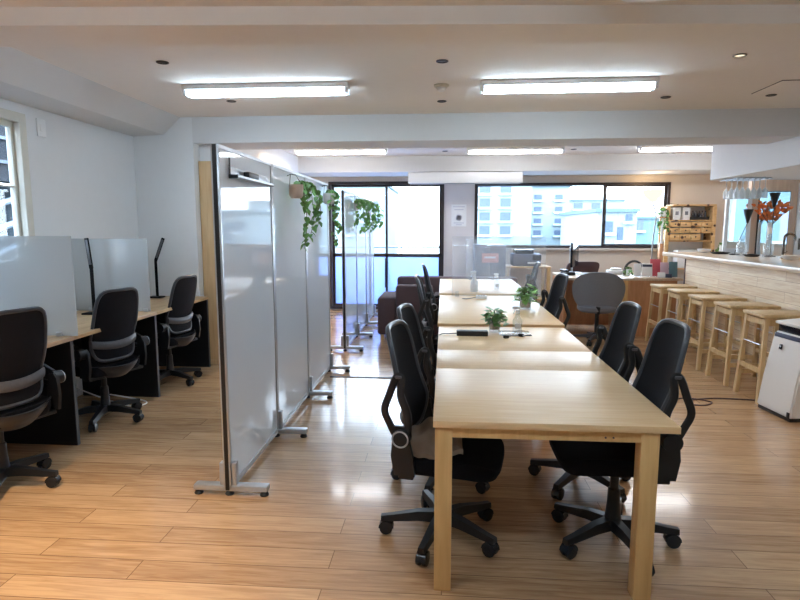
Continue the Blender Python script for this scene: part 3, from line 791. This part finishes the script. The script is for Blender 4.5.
# air purifier
t = thing('air_purifier', 'white air purifier with dark top vent standing by the bar stools', 'air purifier', (2.64, 4.66, 0), 6)
bm = BM()
loft(bm, [[(0, -.2, .03), (.34, -.2, .03), (.34, .2, .03), (0, .2, .03)], [(.035, -.197, .3), (.34, -.197, .3), (.34, .197, .3), (.035, .197, .3)], [(.1, -.19, .655), (.33, -.19, .655), (.33, .19, .655), (.1, .19, .655)]])
es = [e for e in bm.edges]; bmesh.ops.bevel(bm, geom=es, offset=.012, segments=2, affect='EDGES'); obj('body', bm, 'white', t)
b1('base', 'black', t, .01, .33, -.19, .19, 0, .03, .006)
bm = BM(); bx(bm, .125, .32, -.18, .18, .65, .73, .004); obj('vent', bm, 'screen', t)
bm = BM(); box(bm, (.22, 0, .738), (.25, .38, .026), .011, R('Y', -5)); obj('lid', bm, 'white', t)
bm = BM(); box(bm, (.0955, 0, .63), (.01, .34, .035), .003, R('Y', 10)); obj('control_panel', bm, 'blue', t)
bm = BM(); box(bm, (.0695, .06, .545), (.004, .034, .042), .0015, R('Y', 10)); e = obj('emblem', bm, 'screen', t)
bm = BM(); lathe(bm, [(.01, 0), (.01, .001), (.006, .001), (.006, 0)], (.0668, .06, .55), 12, R('Y', -80)); obj('emblem_mark', bm, 'silver', e)
b1('foot_catch', 'black', t, -.004, .006, -.19, -.165, .03, .075, .002)
b1('seam', 'ink', t, .1, .102, -.2025, -.199, .05, .62)

# things on the bar
ZB = 1.15
def bottle(name, label, cat, loc, prof, mat, cap=None, capmat='white', group=None, seg=18):
    t = thing(name, label, cat, loc, 0, group)
    bm = BM(); lathe(bm, prof, seg=seg); obj('body', bm, mat, t)
    if cap: bm = BM(); lathe(bm, cap, seg=seg); obj('cap', bm, capmat, t)
    return t
bottle('glass_jar', 'clear glass jar on the bar before the white-framed mirror', 'jar', (3.62, 7.3, ZB), [(.06, 0), (.062, .01), (.06, .13), (.04, .17), (.036, .2), (.03, .2), (.03, .05), (0, .03)], 'bottleglass', [(.03, .2), (.042, .205), (.03, .235), (0, .24)], 'bottleglass')
bottle('glass_bottle', 'tall clear water bottle on the bar before the mirror with orange leaves', 'bottle', (3.76, 6.98, ZB), [(.055, 0), (.057, .01), (.055, .15), (.022, .21), (.02, .3), (.012, .3), (.01, .1), (0, .05)], 'bottleglass', [(.021, .27), (.023, .275), (.023, .34), (0, .342)], 'white')
for (x, y, r, lab) in ((3.6, 7.8, .12, 'black round tray near the far end of the bar'), (3.64, 7.1, .09, 'small black dish on the bar beside the tall water bottle')):
    t = thing('black_dish', lab, 'dish', (x, y, ZB), 0)
    bm = BM(); lathe(bm, [(r*.7, 0), (r, .02), (r*.98, .024), (r*.7, .008), (0, .008)], seg=24); obj('plate', bm, 'black', t)
    bm = BM(); lathe(bm, [(r*.4, .01), (r*.45, .03), (0, .034)], seg=18); obj('coaster', bm, 'black', t)
for k, (x, y, lab) in enumerate(((3.68, 6.4, 'white bowl stack on the bar at the right edge of the picture'), (3.55, 8.15, 'white shell-like dish at the far end of the bar'))):
    t = thing('white_bowl', lab, 'bowl', (x, y, ZB))
    for j in range(2):
        bm = BM(); lathe(bm, [(.03, .015*j), (.075, .02+.015*j), (.088, .036+.015*j), (.08, .034+.015*j), (.03, .022+.015*j), (0, .022+.015*j)], seg=22); obj('bowl', bm, 'white', t)
t = hanging_plant((3.82, 8.22, ZB), 'tiny green potted plant at the far end of the bar', [(.05, .0, -.06, 7), (-.05, .03, -.07, 7), (.0, -.05, -.06, 7)], 'white', .04, .05, False, 5, group='small potted plants')
t = thing('faucet', 'dark gooseneck faucet behind the bar', 'faucet', (3.78, 6.72, ZB))
bm = BM(); lathe(bm, [(.03, 0), (.028, .02), (.018, .03)], seg=16); obj('base', bm, 'chrome', t)
bm = BM(); tube(bm, spline([(0, 0, .02), (0, 0, .2), (.02, 0, .26), (.07, 0, .275), (.11, 0, .25), (.115, 0, .2)], 6), .014, 10); obj('spout', bm, 'chrome', t)
bm = BM(); tube(bm, [(0, -.02, .06), (-.0, -.07, .08)], .006, 8); obj('lever', bm, 'chrome', t)
# mirrors
t = thing('standing_mirror', 'narrow white-framed tall mirror standing at the far end of the bar', 'mirror', (3.885, 8.0, ZB))
bm = BM(); frame(bm, -.165, .165, .02, .76, -.015, .015, .045); obj('frame', bm, 'white', t, smooth=False)
b1('glass', 'mirror', t, -.12, .12, -.004, .004, .065, .715)
b1('stand', 'white', t, -.14, .14, -.03, .08, 0, .02)
t = thing('wall_mirror', 'tall wall mirror on the pinkish wooden board behind the bar', 'mirror', (4.36, 8.049, 0))
b1('glass', 'mirror', t, -.19, .19, -.016, -.008, 1.0, 1.96)
b1('back_plate', 'bronze', t, -.2, .2, -.008, 0, .99, 1.97)
t = thing('white_door_panel', 'white panel beside the tall wall mirror at the right edge', 'panel', (4.79, 8.048, 0))
b1('panel', 'white', t, -.14, .16, -.03, 0, .02, 2.08, .004); b1('handle', 'chrome', t, -.1, -.085, -.06, -.03, 1.2, 1.35, .003)
def cone(loc, tip, label):
    t = thing('cone_lamp', label, 'lamp', loc, 0, 'black cone lamps')
    tx, ty, tz = tip; bm = BM(); v = Vector(tip)
    tube(bm, spline([(0, 0, .01), (tx*.3, ty*.3, tz*.4), v], 6), .004, 8); obj('stem', bm, 'black', t)
    bm = BM(); lathe(bm, [(.012, 0), (.058, .17), (.054, .17), (.0, .02)], v, 20); obj('shade', bm, 'black', t)
    bm = BM(); lathe(bm, [(.06, 0), (.055, .012), (.01, .018)], seg=18); obj('base', bm, 'black', t)
cone((3.66, 7.55, ZB), (.13, 0, .4), 'small black cone lamp on the bar before the white-framed mirror')
cone((3.86, 7.12, ZB), (.0, 0, .58), 'taller black cone lamp on the bar before the orange leaves')
# orange arrangement
t = thing('orange_arrangement', 'vase of orange leaves behind the bar in front of the wall mirror', 'flowers', (4.25, 7.9, 1.0))
b1('ledge', 'pinkboard', t, -.2, .36, -.14, .1, -.06, 0)
bm = BM(); lathe(bm, [(.04, 0), (.05, .1), (.03, .3), (.03, .56), (.024, .56), (0, .1)], seg=18); obj('vase', bm, 'white', t)
rd = random.Random(4); bm = BM(); sb = BM()
for k in range(72):
    a = rd.random()*2*PI; d = Vector((math.cos(a)*.5, math.sin(a)*.35, rd.uniform(.4, 1))).normalized()
    q = Vector((0, 0, .54))+d*rd.uniform(.05, .3); q.y = max(-.1, min(.06, q.y)); q.x = max(-.2, min(.2, q.x))
    leaf(bm, q, (d.x, d.y*.4, d.z*.5), (rd.uniform(-.6, .6), -1, .5), .062, .022)
    if k % 5 == 0: tube(sb, [(0, 0, .5), q], .003, 5)
obj('stems', sb, 'brown', t); obj('foliage', bm, 'orange', t)
# hanging glass rack
t = thing('glass_rack', 'metal stemware rack under the end of the white bar soffit', 'rack', (3.64, 7.35, 2.09))
for k in range(7):
    bm = BM(); x = -.2+.065*k; tube(bm, [(x, -.2, -.02), (x, .22, -.02)], .005, 6); obj('rail', bm, 'silver', t)
for y in (-.18, .2):
    bm = BM(); tube(bm, [(-.2, y, -.012), (.19, y, -.012)], .005, 6); tube(bm, [(-.15, y, -.01), (-.15, y, 0)], .005, 6); tube(bm, [(.12, y, -.01), (.12, y, 0)], .005, 6); obj('crossbar', bm, 'silver', t)
def make_glass():
    t = thing('wine_glass', '', 'wine glass', (0, 0, 0), 0, 'upside-down wine glasses in the rack')
    bm = BM(); lathe(bm, [(.0355, 0), (.0355, -.002), (.005, -.008), (.004, -.08), (.012, -.09), (.032, -.115), (.036, -.15), (.03, -.185), (.028, -.185), (.034, -.15), (.03, -.117), (0, -.094)], seg=14)
    for v in bm.verts: v.co = Vector((v.co.x*.89, v.co.y*.89, v.co.z*1.25))
    obj('bowl', bm, 'stemglass', t)
    return t
g0 = make_glass(); n = 0
rows = ['front', 'middle', 'back']
LG = 'clear wine glass hanging upside down in the rack under the bar soffit'
for j in range(3):
    for k in range(6):
        loc = (3.64-.1675+.065*k, 7.22+.13*j, 2.075)
        if n == 0: g0.location = loc; g0['label'] = LG
        else: rep(g0, loc, 0, LG)
        n += 1

# ------------------------------------------------------------------ reception desk
t = thing('reception_desk', 'reddish wooden reception desk under the far window, at the end of the bar', 'desk', (2.6, 8.4, 0))
b1('desktop', 'counter', t, -.95, .62, -.45, .5, .775, .81, .003)
b1('front_panel', 'reception', t, -.1, .55, -.43, -.4, 0, .775)
b1('side_panel', 'table_leg', t, -.16, -.1, -.44, .45, 0, .775)
b1('modesty_panel', 'reception', t, -.93, -.16, .2, .23, .05, .775)
b1('side_panel', 'reception', t, -.95, -.92, -.42, .45, 0, .775)
b1('side_panel', 'reception', t, .52, .55, -.4, .45, 0, .775)
ZR = .81
t = thing('desk_monitor', 'dark desktop monitor seen from the side on the reception desk', 'monitor', (1.95, 8.75, ZR), 68)
b1('stand_base', 'silver', t, -.12, .12, -.09, .09, 0, .012, .004); b1('stand_neck', 'silver', t, -.03, .03, .03, .05, .01, .2)
b1('screen', 'screen', t, -.27, .27, -.01, .02, .1, .46, .005); b1('rear_cover', 'white', t, -.16, .16, .02, .06, .16, .4, .01)
t = thing('desk_phone', 'black desk telephone beside the monitor on the reception desk', 'telephone', (1.78, 8.4, ZR), 20)
b1('body', 'black', t, -.07, .07, -.09, .09, 0, .05, .01); b1('handset', 'black_gloss', t, -.08, -.035, -.1, .1, .05, .085, .012)
t = thing('laptop', 'white laptop lying low on the reception desk by the monitor', 'laptop', (2.12, 8.5, ZR), 10)
b1('keyboard_base', 'white', t, -.16, .16, -.11, .11, 0, .018, .004); b1('keys', 'ink', t, -.13, .13, -.03, .09, .018, .02)
hanging_plant((2.6, 8.3, ZR), 'tiny succulent in a white pot on the reception desk', [(.04, 0, -.05, 8), (-.04, .02, -.06, 8), (0, -.03, -.05, 8)], 'white', .03, .045, False, 21, group='small potted plants')
bm = BM(); box(bm, (0, 0, .03), (.22, .14, .06), .02); box(bm, (.02, 0, .075), (.15, .1, .03), .012)
tag(obj('tissue_pack', bm, 'white', None, (2.5, 8.62, ZR)), 'white tissue pack at the middle of the reception desk', 'tissue pack')
t = thing('headset_stand', 'black curved headset standing behind the leaflets on the reception desk', 'headset', (2.74, 8.5, ZR))
bm = BM(); tube(bm, [(.13*math.cos(PI*k/14), 0, .06+.14*math.sin(PI*k/14)) for k in range(15)], (.02, .012), 8); obj('band', bm, 'black', t)
for s in (-1, 1): bm = BM(); lathe(bm, [(.03, -.015), (.045, -.01), (.045, .01), (.03, .015)], (s*.13, 0, .045), 18, R('Y', 90)); obj('ear_cup', bm, 'black', t)
def stand(x, y, w, h, mat, label, bar=None, dot=None, cat='leaflet stand'):
    t = thing('leaflet_stand', label, cat, (x, y, ZR), -6, 'leaflets on the reception desk')
    bm = BM(); box(bm, (0, 0, h/2+.004), (w, .012, h), .003, R('X', -10)); obj('card', bm, mat, t)
    bm = BM(); box(bm, (0, .0, .01), (w*.9, .09, .016), .003); obj('holder', bm, 'acrylic', t)
    if bar: bm = BM(); box(bm, (0, -.0075, h*.86), (w*.9, .002, h*.18), 0, R('X', -10)); obj('title_bar', bm, bar, t)
    if dot:
        bm = BM(); q = R('X', -10) @ Vector((0, -.0075, h*.45)); lathe(bm, [(w*.26, 0), (w*.26, .002), (0, .002)], q, 18, R('X', 80)); obj('round_picture', bm, dot, t)
    bm = BM()
    for k in range(3): box(bm, (0, -.0075, h*(.15+.07*k)), (w*.7, .002, h*.025), 0, R('X', -10))
    obj('text_lines', bm, 'ink', t)
stand(2.69, 8.2, .09, .18, 'paper', 'slim white leaflet stand, leftmost of the row on the reception desk')
stand(2.82, 8.2, .14, .18, 'paper', 'white leaflet with a navy top bar on the reception desk', 'blue')
stand(2.945, 8.24, .14, .24, 'red', 'red leaflet with a white round picture on the reception desk', None, 'paper')
stand(2.96, 8.04, .1, .07, 'paper', 'low white card in front of the red leaflet', None, None, 'card')
stand(3.04, 8.16, .11, .2, 'lilac', 'pinkish leaflet between the red and the teal one', None, 'red')
stand(3.05, 8.02, .08, .05, 'blue', 'low dark card before the pinkish leaflet', None, None, 'card')
stand(3.15, 8.14, .11, .21, 'teal', 'teal leaflet at the right end of the row on the reception desk')
# brown chair behind the desk
def shellchair(label, loc, rz, mat, w, z0, z1, name, cat, round_=False):
    t = thing(name, label, cat, loc, rz)
    bm = BM(); n_ = 2.3 if round_ else 5
    def s2(a, b):
        m = max(abs(a), abs(b))
        if m < 1e-9: return 0, 0
        s = m/((abs(a)**n_+abs(b)**n_)**(1/n_)); return a*s, b*s
    def f(u, v):
        a, b = s2(2*u-1, 2*v-1)
        return (-.2-.07*b+(.14 if round_ else .05)*a*a, w*a*(1+.1*b), (z0+z1)/2+(z1-z0)/2*b)
    grid(bm, f, 18, 14, (.05, 0, 0)); obj('backrest', bm, mat, t)
    bm = BM(); lathe(bm, [(.0, .41), (.22, .41), (.25, .44), (.25, .48), (.22, .5), (0, .505)], (.03, 0, 0), 24); obj('seat', bm, mat, t)
    bm = BM(); lathe(bm, [(.05, .06), (.05, .12), (.028, .14), (.026, .41)], seg=14); tube(bm, [(0, 0, .4), (-.2, 0, .42), (-.22, 0, z0+.1)], (.03, .012), 8); obj('column', bm, 'black', t)
    for k in range(5):
        a = 2*PI*k/5
        bm = BM(); loft(bm, [[(.02, -.03, .07), (.02, .03, .07), (.02, .025, .12), (.02, -.025, .12)], [(.3, -.018, .068), (.3, .018, .068), (.3, .015, .09), (.3, -.015, .09)]])
        lg = obj('leg', bm, 'rim' if round_ else 'black', t); lg.rotation_euler = (0, 0, a+.3)
        bm = BM()
        for s in (-1, 1): lathe(bm, [(.02, -.011), (.031, -.009), (.033, 0), (.031, .009), (.02, .011)], (.285, s*.015, .033), 14, R('X', 90))
        obj('caster', bm, 'black', lg)
    return t
shellchair('grey swivel chair with a wide rounded shell back in front of the reception desk', (1.98, 7.5, 0), 78, 'grey_fabric', .32, .40, .94, 'swivel_chair', 'chair', True)
shellchair('brown padded office chair behind the reception desk, under the window', (2.2, 9.55, 0), 98, 'brown', .25, .55, .95, 'padded_chair', 'chair')
# ------------------------------------------------------------------ shelf, lamp, plants at the back right
t = thing('pine_shelf', 'knotty pine shelf unit with drawers standing against the far right wall', 'shelf', (4.05, 9.9, 0))
for x in (-.4, .33):
    for y in (-.12, .16): b1('upright', 'shelf', t, x-.03, x+.03, y-.02, y+.02, 0, 1.84, .003)
bm = BM(); bx(bm, -.33, .35, -.15, .18, 1.84, 1.868, .003); obj('top_board', bm, 'shelf', t)
for z in (1.595, 1.26): b1('shelf_board', 'shelf', t, -.37, .3, -.12, .16, z, z+.02)
b1('back_board', plain('back_board_white', (222, 222, 222), .6), t, -.37, .3, .16, .175, .5, 1.84)
b1('right_side', 'shelf', t, .3, .32, -.1, .15, .6, 1.84); b1('left_side', 'shelf', t, -.38, -.36, -.1, .15, 1.26, 1.84)
b1('shelf_board', 'shelf', t, -.37, .3, -.12, .15, .8, .82)
for r_, (z, hh) in enumerate(((1.5, .09), (1.4, .09), (1.29, .1))):
    for k in range(4):
        if r_ == 2 and k == 3: continue
        x0 = -.365+.166*k
        dr = b1('drawer', 'shelf', t, x0+.003, x0+.163, -.14, .1, z-.0, z+hh-.006, .003)
        bm = BM(); lathe(bm, [(.0, 0), (.01, 0), (.012, .012), (0, .016)], (x0+.083, -.14, z+hh/2), 12, R('X', 90)); obj('knob', bm, 'black', dr)
GB = 'binders on the pine shelf'
for k, lab in enumerate(('white box file at the left of the pine shelf top', 'white box file right next to the leftmost one on the pine shelf')):
    t2 = thing('box_file', lab, 'box file', (3.8+.15*k, 9.9, 1.615), 0, GB)
    b1('case', 'white', t2, -.06, .06, -.1, .12, 0, .2, .004); b1('spine_label', 'ink', t2, -.025, .025, -.103, -.1, .08, .14)
t2 = thing('bottle_tray', 'dark tray of little bottles on the pine shelf top', 'tray', (4.17, 9.9, 1.616))
b1('tray', 'black', t2, -.14, .14, -.1, .1, 0, .05, .004)
for k in range(5):
    bm = BM(); lathe(bm, [(.02, .04), (.02, .1), (.009, .12), (.009, .15), (0, .151)], (-.1+.05*k, -.05, 0), 12); obj('little_bottle', bm, 'screen', t2)
t2 = thing('white_basket', 'pale crumpled basket in the open bottom of the pine shelf', 'basket', (4.03, 9.88, 0.0))
b1('basket', 'white', t2, -.2, .2, -.12, .1, .82, 1.12, .03)
t = thing('floor_lamp', 'slim white floor lamp with a warm glowing shade by the far window', 'lamp', (3.42, 9.75, 0))
bm = BM(); lathe(bm, [(.13, 0), (.13, .02), (.015, .03)], seg=22); obj('base', bm, 'white', t)
bm = BM(); tube(bm, spline([(0, 0, .02), (0, 0, 1.2), (.03, 0, 1.65), (-.02, 0, 1.85), (-.05, 0, 1.95)], 6), .012, 10); obj('pole', bm, 'metalgrey', t)
bm = BM(); lathe(bm, [(.04, 1.9), (.13, 2.0), (.16, 2.1), (.14, 2.1), (.0, 1.95)], (-.04, 0, 0), 22); obj('lamp_shade', bm, 'warm', t)
t = thing('plant_stand', 'brown wooden post holding a hanging plant left of the pine shelf', 'plant stand', (3.43, 9.4, 0))
b1('post', 'reception', t, -.03, .03, -.03, .03, 0, 1.24, .003); b1('platform', 'reception', t, -.07, .07, -.07, .07, 1.64, 1.655)
bm = BM(); tube(bm, [(0, 0, 1.24), (0, 0, 1.64)], .02, 10); obj('riser', bm, 'white', t)
b1('foot', 'reception', t, -.12, .12, -.12, .12, 0, .02)
hanging_plant((3.43, 9.4, 1.66), 'green trailing plant hanging left of the pine shelf', [(.07*math.cos(k), .07*math.sin(k), .12+.05*(k % 4), 11) for k in range(8)], 'white', .055, .06, False, 31)

# ------------------------------------------------------------------ far middle : cabinet, printer table
t = thing('tall_cabinet', 'grey storage cabinet with a pink sheet below the wide window', 'cabinet', (.73, 9.75, 0))
b1('body', 'cabinet', t, -.24, .27, -.28, .3, 0, 1.21, .004)
for k in range(2):
    dd = b1('door', 'cabinet', t, -.235+.25*k, .01+.25*k, -.3, -.28, .05, 1.19, .003); b1('handle', 'silver', dd, -.02+.04*k, -.01+.04*k, -.315, -.3, .55, .7)
b1('pink_sheet', 'pink', t, -.12, .15, -.303, -.3, .92, 1.07); b1('sheet_text', 'paper', t, -.08, .1, -.304, -.303, .99, 1.02)
t = thing('printer_table', 'pale wooden side table carrying the printer under the window', 'table', (1.37, 9.75, 0))
b1('tabletop', 'stool', t, -.36, .36, -.3, .3, .83, .86, .003)
for x in (-.33, .33):
    for y in (-.27, .27): b1('leg', 'stool', t, x-.025, x+.025, y-.025, y+.025, 0, .83)
b1('shelf', 'stool', t, -.33, .33, -.27, .27, .3, .32)
t = thing('printer', 'dark grey printer on the pale side table under the window', 'printer', (1.36, 9.72, .86))
b1('body', 'cabinet', t, -.24, .22, -.2, .2, 0, .2, .015); b1('lid', 'screen', t, -.2, .1, -.18, .18, .2, .27, .012); b1('paper_tray', 'white', t, .0, .2, -.28, -.2, .04, .07, .004); b1('control_panel', 'screen', t, .08, .22, -.21, -.2, .1, .18)
# ------------------------------------------------------------------ brown lounge seats
def sofa(label, loc, rz, w, d, hb, ha, name, cat, seats, aw=.17, awr=None):
    awr = awr or aw
    t = thing(name, label, cat, loc, rz)
    b1('base', 'brown', t, -w/2+awr, w/2-aw, -d/2, d/2-.2, .08, .3, .02)
    b1('backrest', 'brown', t, -w/2+awr, w/2-aw, d/2-.2, d/2, .1, hb, .04)
    for s in (-1, 1):
        b1('armrest', 'brown', t, s*w/2-(aw-.004 if s > 0 else 0), s*w/2+(awr-.004 if s < 0 else 0), -d/2, d/2-.01, .08, ha, .03)
    iw = (w-aw-awr)/seats
    for k in range(seats): b1('seat_cushion', 'brown', t, -w/2+awr+iw*k+.004, -w/2+awr+iw*(k+1)-.004, -d/2, d/2-.2, .3, .43, .03)
    for x in (-w/2+.06, w/2-.06):
        for y in (-d/2+.06, d/2-.06): b1('leg', 'table_leg', t, x-.025, x+.025, y-.025, y+.025, 0, .08)
    return t
sofa('brown upholstered armchair behind the left chairs, turned to the window', (-.475, 7.8, 0), 180, .81, .8, .74, .575, 'armchair', 'armchair', 1, .24, .08)
sofa('long brown sofa behind the armchair, its back just above the farthest table', (.185, 8.78, 0), 180, 1.83, .8, .77, .55, 'sofa', 'sofa', 3, .03)

# ------------------------------------------------------------------ acrylic screens
def acrylic(x0, x1, y, zt, label, zb=.75):
    t = thing('acrylic_screen', label, 'screen', ((x0+x1)/2, y, zb), 0, 'acrylic table screens'); h = (x1-x0)/2
    b1('sheet', 'acrylic', t, -h, h, -.003, .003, .003, zt-zb, .001)
    for x in (-h+.06, min(h-.25, .3)):
        bm = BM(); bx(bm, x-.02, x+.02, -.09, .09, 0, .006, .002); bx(bm, x-.02, x+.02, -.012, .012, .004, .05, .002); obj('foot', bm, 'acrylic', t)
acrylic(.08, 1.08, 6.22, 1.4, 'clear acrylic screen standing across the joint of the middle and farthest tables')
acrylic(.3, .92, 8.05, 1.33, 'clear acrylic screen at the window end of the farthest table', .765)

# ------------------------------------------------------------------ things on the tables
ZT = .735
def small_plant(loc, label, seed, mat, s=1.0):
    rd = random.Random(seed)
    t = thing('potted_plant', label, 'plant', loc, 0, 'potted plants on the work tables')
    bm = BM(); lathe(bm, [(.034*s, 0), (.04*s, .01), (.042*s, .09*s), (.038*s, .09*s), (.036*s, .02), (0, .02)], seg=18); obj('glass_pot', bm, 'bottleglass', t)
    bm = BM(); lathe(bm, [(.0, .021), (.035*s, .021), (.036*s, .06*s), (0, .06*s)], seg=16); obj('pebbles', bm, 'pot', t)
    sb = BM(); lb = BM()
    for k in range(34):
        a = rd.random()*2*PI; rr = rd.uniform(.005, .068)*s; zz = rd.uniform(.08, .17)*s
        q = Vector((rr*math.cos(a), rr*math.sin(a), zz)); tube(sb, spline([(0, 0, .05*s), (q.x*.5, q.y*.5, zz*.8), q], 4), .0016, 5)
        for j in range(3):
            d = Vector((math.cos(a+rd.uniform(-1, 1)), math.sin(a+rd.uniform(-1, 1)), rd.uniform(-.5, .5)))
            leaf(lb, q-Vector((0, 0, .02*j)), d, (rd.uniform(-.4, .4), rd.uniform(-.4, .4), 1), .046*s, .023*s)
    obj('stems', sb, 'stem', t); obj('foliage', lb, mat, t)
small_plant((.37, 4.17, ZT), 'leafy green plant in a small glass at the far end of the nearest table', 2, 'leaf', 1.0)
small_plant((.74, 5.25, .75), 'pale green plant in a tall glass on the right of the middle table', 5, 'leaf2', 1.3)
def power_box(loc, w, mat, label, cable, sock):
    t = thing('power_box', label, 'power strip', loc, 0, 'table power boxes')
    b1('body', mat, t, -w/2, w/2, -.035, .035, 0, .035, .005)
    for k in range(3): b1('socket', sock, t, -w*.32+w*.25*k, -w*.32+w*.25*k+w*.14, -.018, .018, .035, .037)
    bm = BM(); tube(bm, spline([Vector(c) for c in cable], 6), .004, 6); obj('cable', bm, mat if mat == 'black' else 'ink', t)
power_box((.2, 4.02, ZT), .22, 'black', 'long black power strip at the far end of the nearest table', [(-.11, 0, .014), (-.17, .02, .006), (-.22, .0, .006), (-.255, -.02, -.02)], 'rim')
power_box((.39, 6.02, .75), .11, 'white', 'short white power box by the acrylic screen on the middle table', [(-.055, 0, .014), (-.11, -.02, .006), (-.16, -.08, .006), (-.2, -.06, .006)], 'ink')
t = thing('acrylic_tray', 'clear flat tray under the water bottle at the far end of the nearest table', 'tray', (.52, 4.1, ZT))
bm = BM(); bx(bm, -.12, .1, -.07, .1, 0, .006, .002); obj('plate', bm, 'bottleglass', t); b1('edge', 'ink', t, -.12, .1, -.073, -.07, 0, .007)
def spray(loc, label, s=1.0, mat='bottleglass'):
    t = thing('spray_bottle', label, 'bottle', loc, 0, 'bottles on the work tables')
    bm = BM(); lathe(bm, [(.032*s, 0), (.034*s, .006), (.034*s, .09*s), (.016*s, .12*s), (.013*s, .145*s), (0, .146*s)], seg=18); obj('body', bm, mat, t)
    bm = BM(); lathe(bm, [(.015*s, .14*s), (.015*s, .165*s), (0, .166*s)], seg=14); box(bm, (-.01*s, 0, .18*s), (.055*s, .018*s, .02*s), .004); box(bm, (-.024*s, 0, .155*s), (.006*s, .01*s, .04*s), .002, R('Y', 20)); obj('pump_head', bm, 'white', t)
    bm = BM(); bx(bm, -.02*s, .02*s, -.0355*s, -.034*s, .03*s, .07*s); obj('sticker', bm, 'paper', t, smooth=False)
spray((.53, 4.13, ZT+.006), 'clear pump bottle standing on the flat tray of the nearest table', 1.0)
spray((.34, 6.55, .765), 'white spray bottle on the farthest table, left behind the acrylic screen', 1.25, 'white')
spray((.62, 6.8, .765), 'clear spray bottle on the farthest table, right behind the acrylic screen', 1.0)
for k, (x, y, lab) in enumerate(((.43, 3.93, 'small black plug lying left of the two on the nearest table'), (.54, 4.0, 'small black plug lying just before the flat tray'))):
    t = thing('plug', lab, 'plug', (x, y, ZT), 30-70*k, 'black plugs on the table')
    b1('body', 'black', t, -.018, .018, -.012, .012, 0, .02, .004)
    for s in (-1, 1): b1('prong', 'silver', t, .018, .034, s*.006-.001, s*.006+.001, .007, .013)
bm = BM(); tube(bm, spline([(.4, 4.12, ZT+.003), (.4, 4.02, ZT+.003), (.44, 3.96, ZT+.003), (.43, 3.945, ZT+.003)], 6), .003, 6); tube(bm, spline([(.4, 4.1, ZT+.003), (.46, 4.01, ZT+.003), (.53, 4.0, ZT+.003)], 6), .003, 6)
tag(obj('charging_cable', bm, 'white'), 'thin white charging cable between the plant and the plugs', 'cable')
# cord on the floor
bm = BM(); tube(bm, spline([(1.75, 5.1, .006), (1.95, 5.0, .006), (2.15, 5.05, .006), (2.3, 4.95, .006), (2.2, 4.85, .006), (2.08, 4.88, .006), (2.12, 4.98, .006), (2.35, 5.06, .006), (2.6, 5.05, .006), (2.9, 5.0, .006)], 8), .006, 6)
tag(obj('extension_cord', bm, 'brown'), 'thin dark cord lying curled on the floor before the bar stools', 'cord')

# ------------------------------------------------------------------ lights, world, camera
def lamp(name, kind, loc, energy, color, rot=(0, 0, 0), **kw):
    d = bpy.data.lights.new(name, kind); d.energy = energy; d.color = color
    for k, v in kw.items(): setattr(d, k, v)
    o = bpy.data.objects.new(name, d); COL.objects.link(o); o.location = loc; o.rotation_euler = rot; return o
WARM = (1, .68, .36)
lamp('warm_downlight', 'SPOT', (1.92, 4.08, CEIL-.02), 18, WARM, spot_size=1.5, spot_blend=.8, shadow_soft_size=.04)
lamp('warm_downlight', 'SPOT', (-1.94, 1.6, CEIL-.02), 120, WARM, spot_size=1.5, spot_blend=.8, shadow_soft_size=.04)
lamp('warm_downlight', 'SPOT', (4.1, 6.6, 2.06), 8, WARM, spot_size=2.0, spot_blend=.8, shadow_soft_size=.04)
lamp('warm_downlight', 'SPOT', (-2.05, 7.6, CEIL-.02), 45, WARM, spot_size=2.6, spot_blend=.9, shadow_soft_size=.04)
lamp('floor_lamp_bulb', 'POINT', (3.38, 9.7, 2.2), 2, WARM, shadow_soft_size=.06)
def portal(loc, rot, sx, sy):
    d = bpy.data.lights.new('window_portal', 'AREA'); d.shape = 'RECTANGLE'; d.size = sx; d.size_y = sy; d.cycles.is_portal = True
    o = bpy.data.objects.new('window_portal', d); COL.objects.link(o); o.location = loc; o.rotation_euler = rot
portal((-1.04, 10.36, 1.16), (math.radians(-90), 0, 0), 2.0, 2.2)
portal((2.15, 10.36, 1.7), (math.radians(-90), 0, 0), 3.2, 1.1)
portal((-3.42, 3.6, 1.78), (0, math.radians(-90), 0), 1.1, 1.35)
portal((5.12, 6.4, 1.65), (0, math.radians(90), 0), .85, 1.95)
W = bpy.data.worlds.new('World'); S.world = W; W.use_nodes = True
n = W.node_tree.nodes; l = W.node_tree.links; n.clear()
out = n.new('ShaderNodeOutputWorld'); bg = n.new('ShaderNodeBackground'); bg.inputs[1].default_value = 6.0
tc = n.new('ShaderNodeTexCoord'); sp = n.new('ShaderNodeSeparateXYZ'); rp = n.new('ShaderNodeValToRGB')
l.new(tc.outputs['Generated'], sp.inputs[0]); l.new(sp.outputs['Z'], rp.inputs[0])
rp.color_ramp.elements[0].position = 0; rp.color_ramp.elements[0].color = (.80, .90, 1, 1)
rp.color_ramp.elements[1].position = .9; rp.color_ramp.elements[1].color = (.45, .68, 1, 1)
l.new(rp.outputs[0], bg.inputs[0]); l.new(bg.outputs[0], out.inputs[0])

cam = bpy.data.cameras.new('Camera'); co = bpy.data.objects.new('Camera', cam); COL.objects.link(co)
co.location = (0, 0, 1.5); co.rotation_euler = (math.radians(90-7.298), 0, math.radians(4.478))
cam.sensor_fit = 'HORIZONTAL'; cam.sensor_width = 36; cam.lens = 36*570/800; cam.clip_start = .02; cam.clip_end = 500
S.camera = co
S.view_settings.view_transform = 'Standard'; S.view_settings.look = 'None'
S.view_settings.exposure = 1.47; S.view_settings.gamma = 1; S.view_settings.use_curve_mapping = False
S.cycles.use_denoising = True
S.cycles.max_bounces = 8; S.cycles.diffuse_bounces = 5; S.cycles.transparent_max_bounces = 16
S.cycles.sample_clamp_indirect = 6
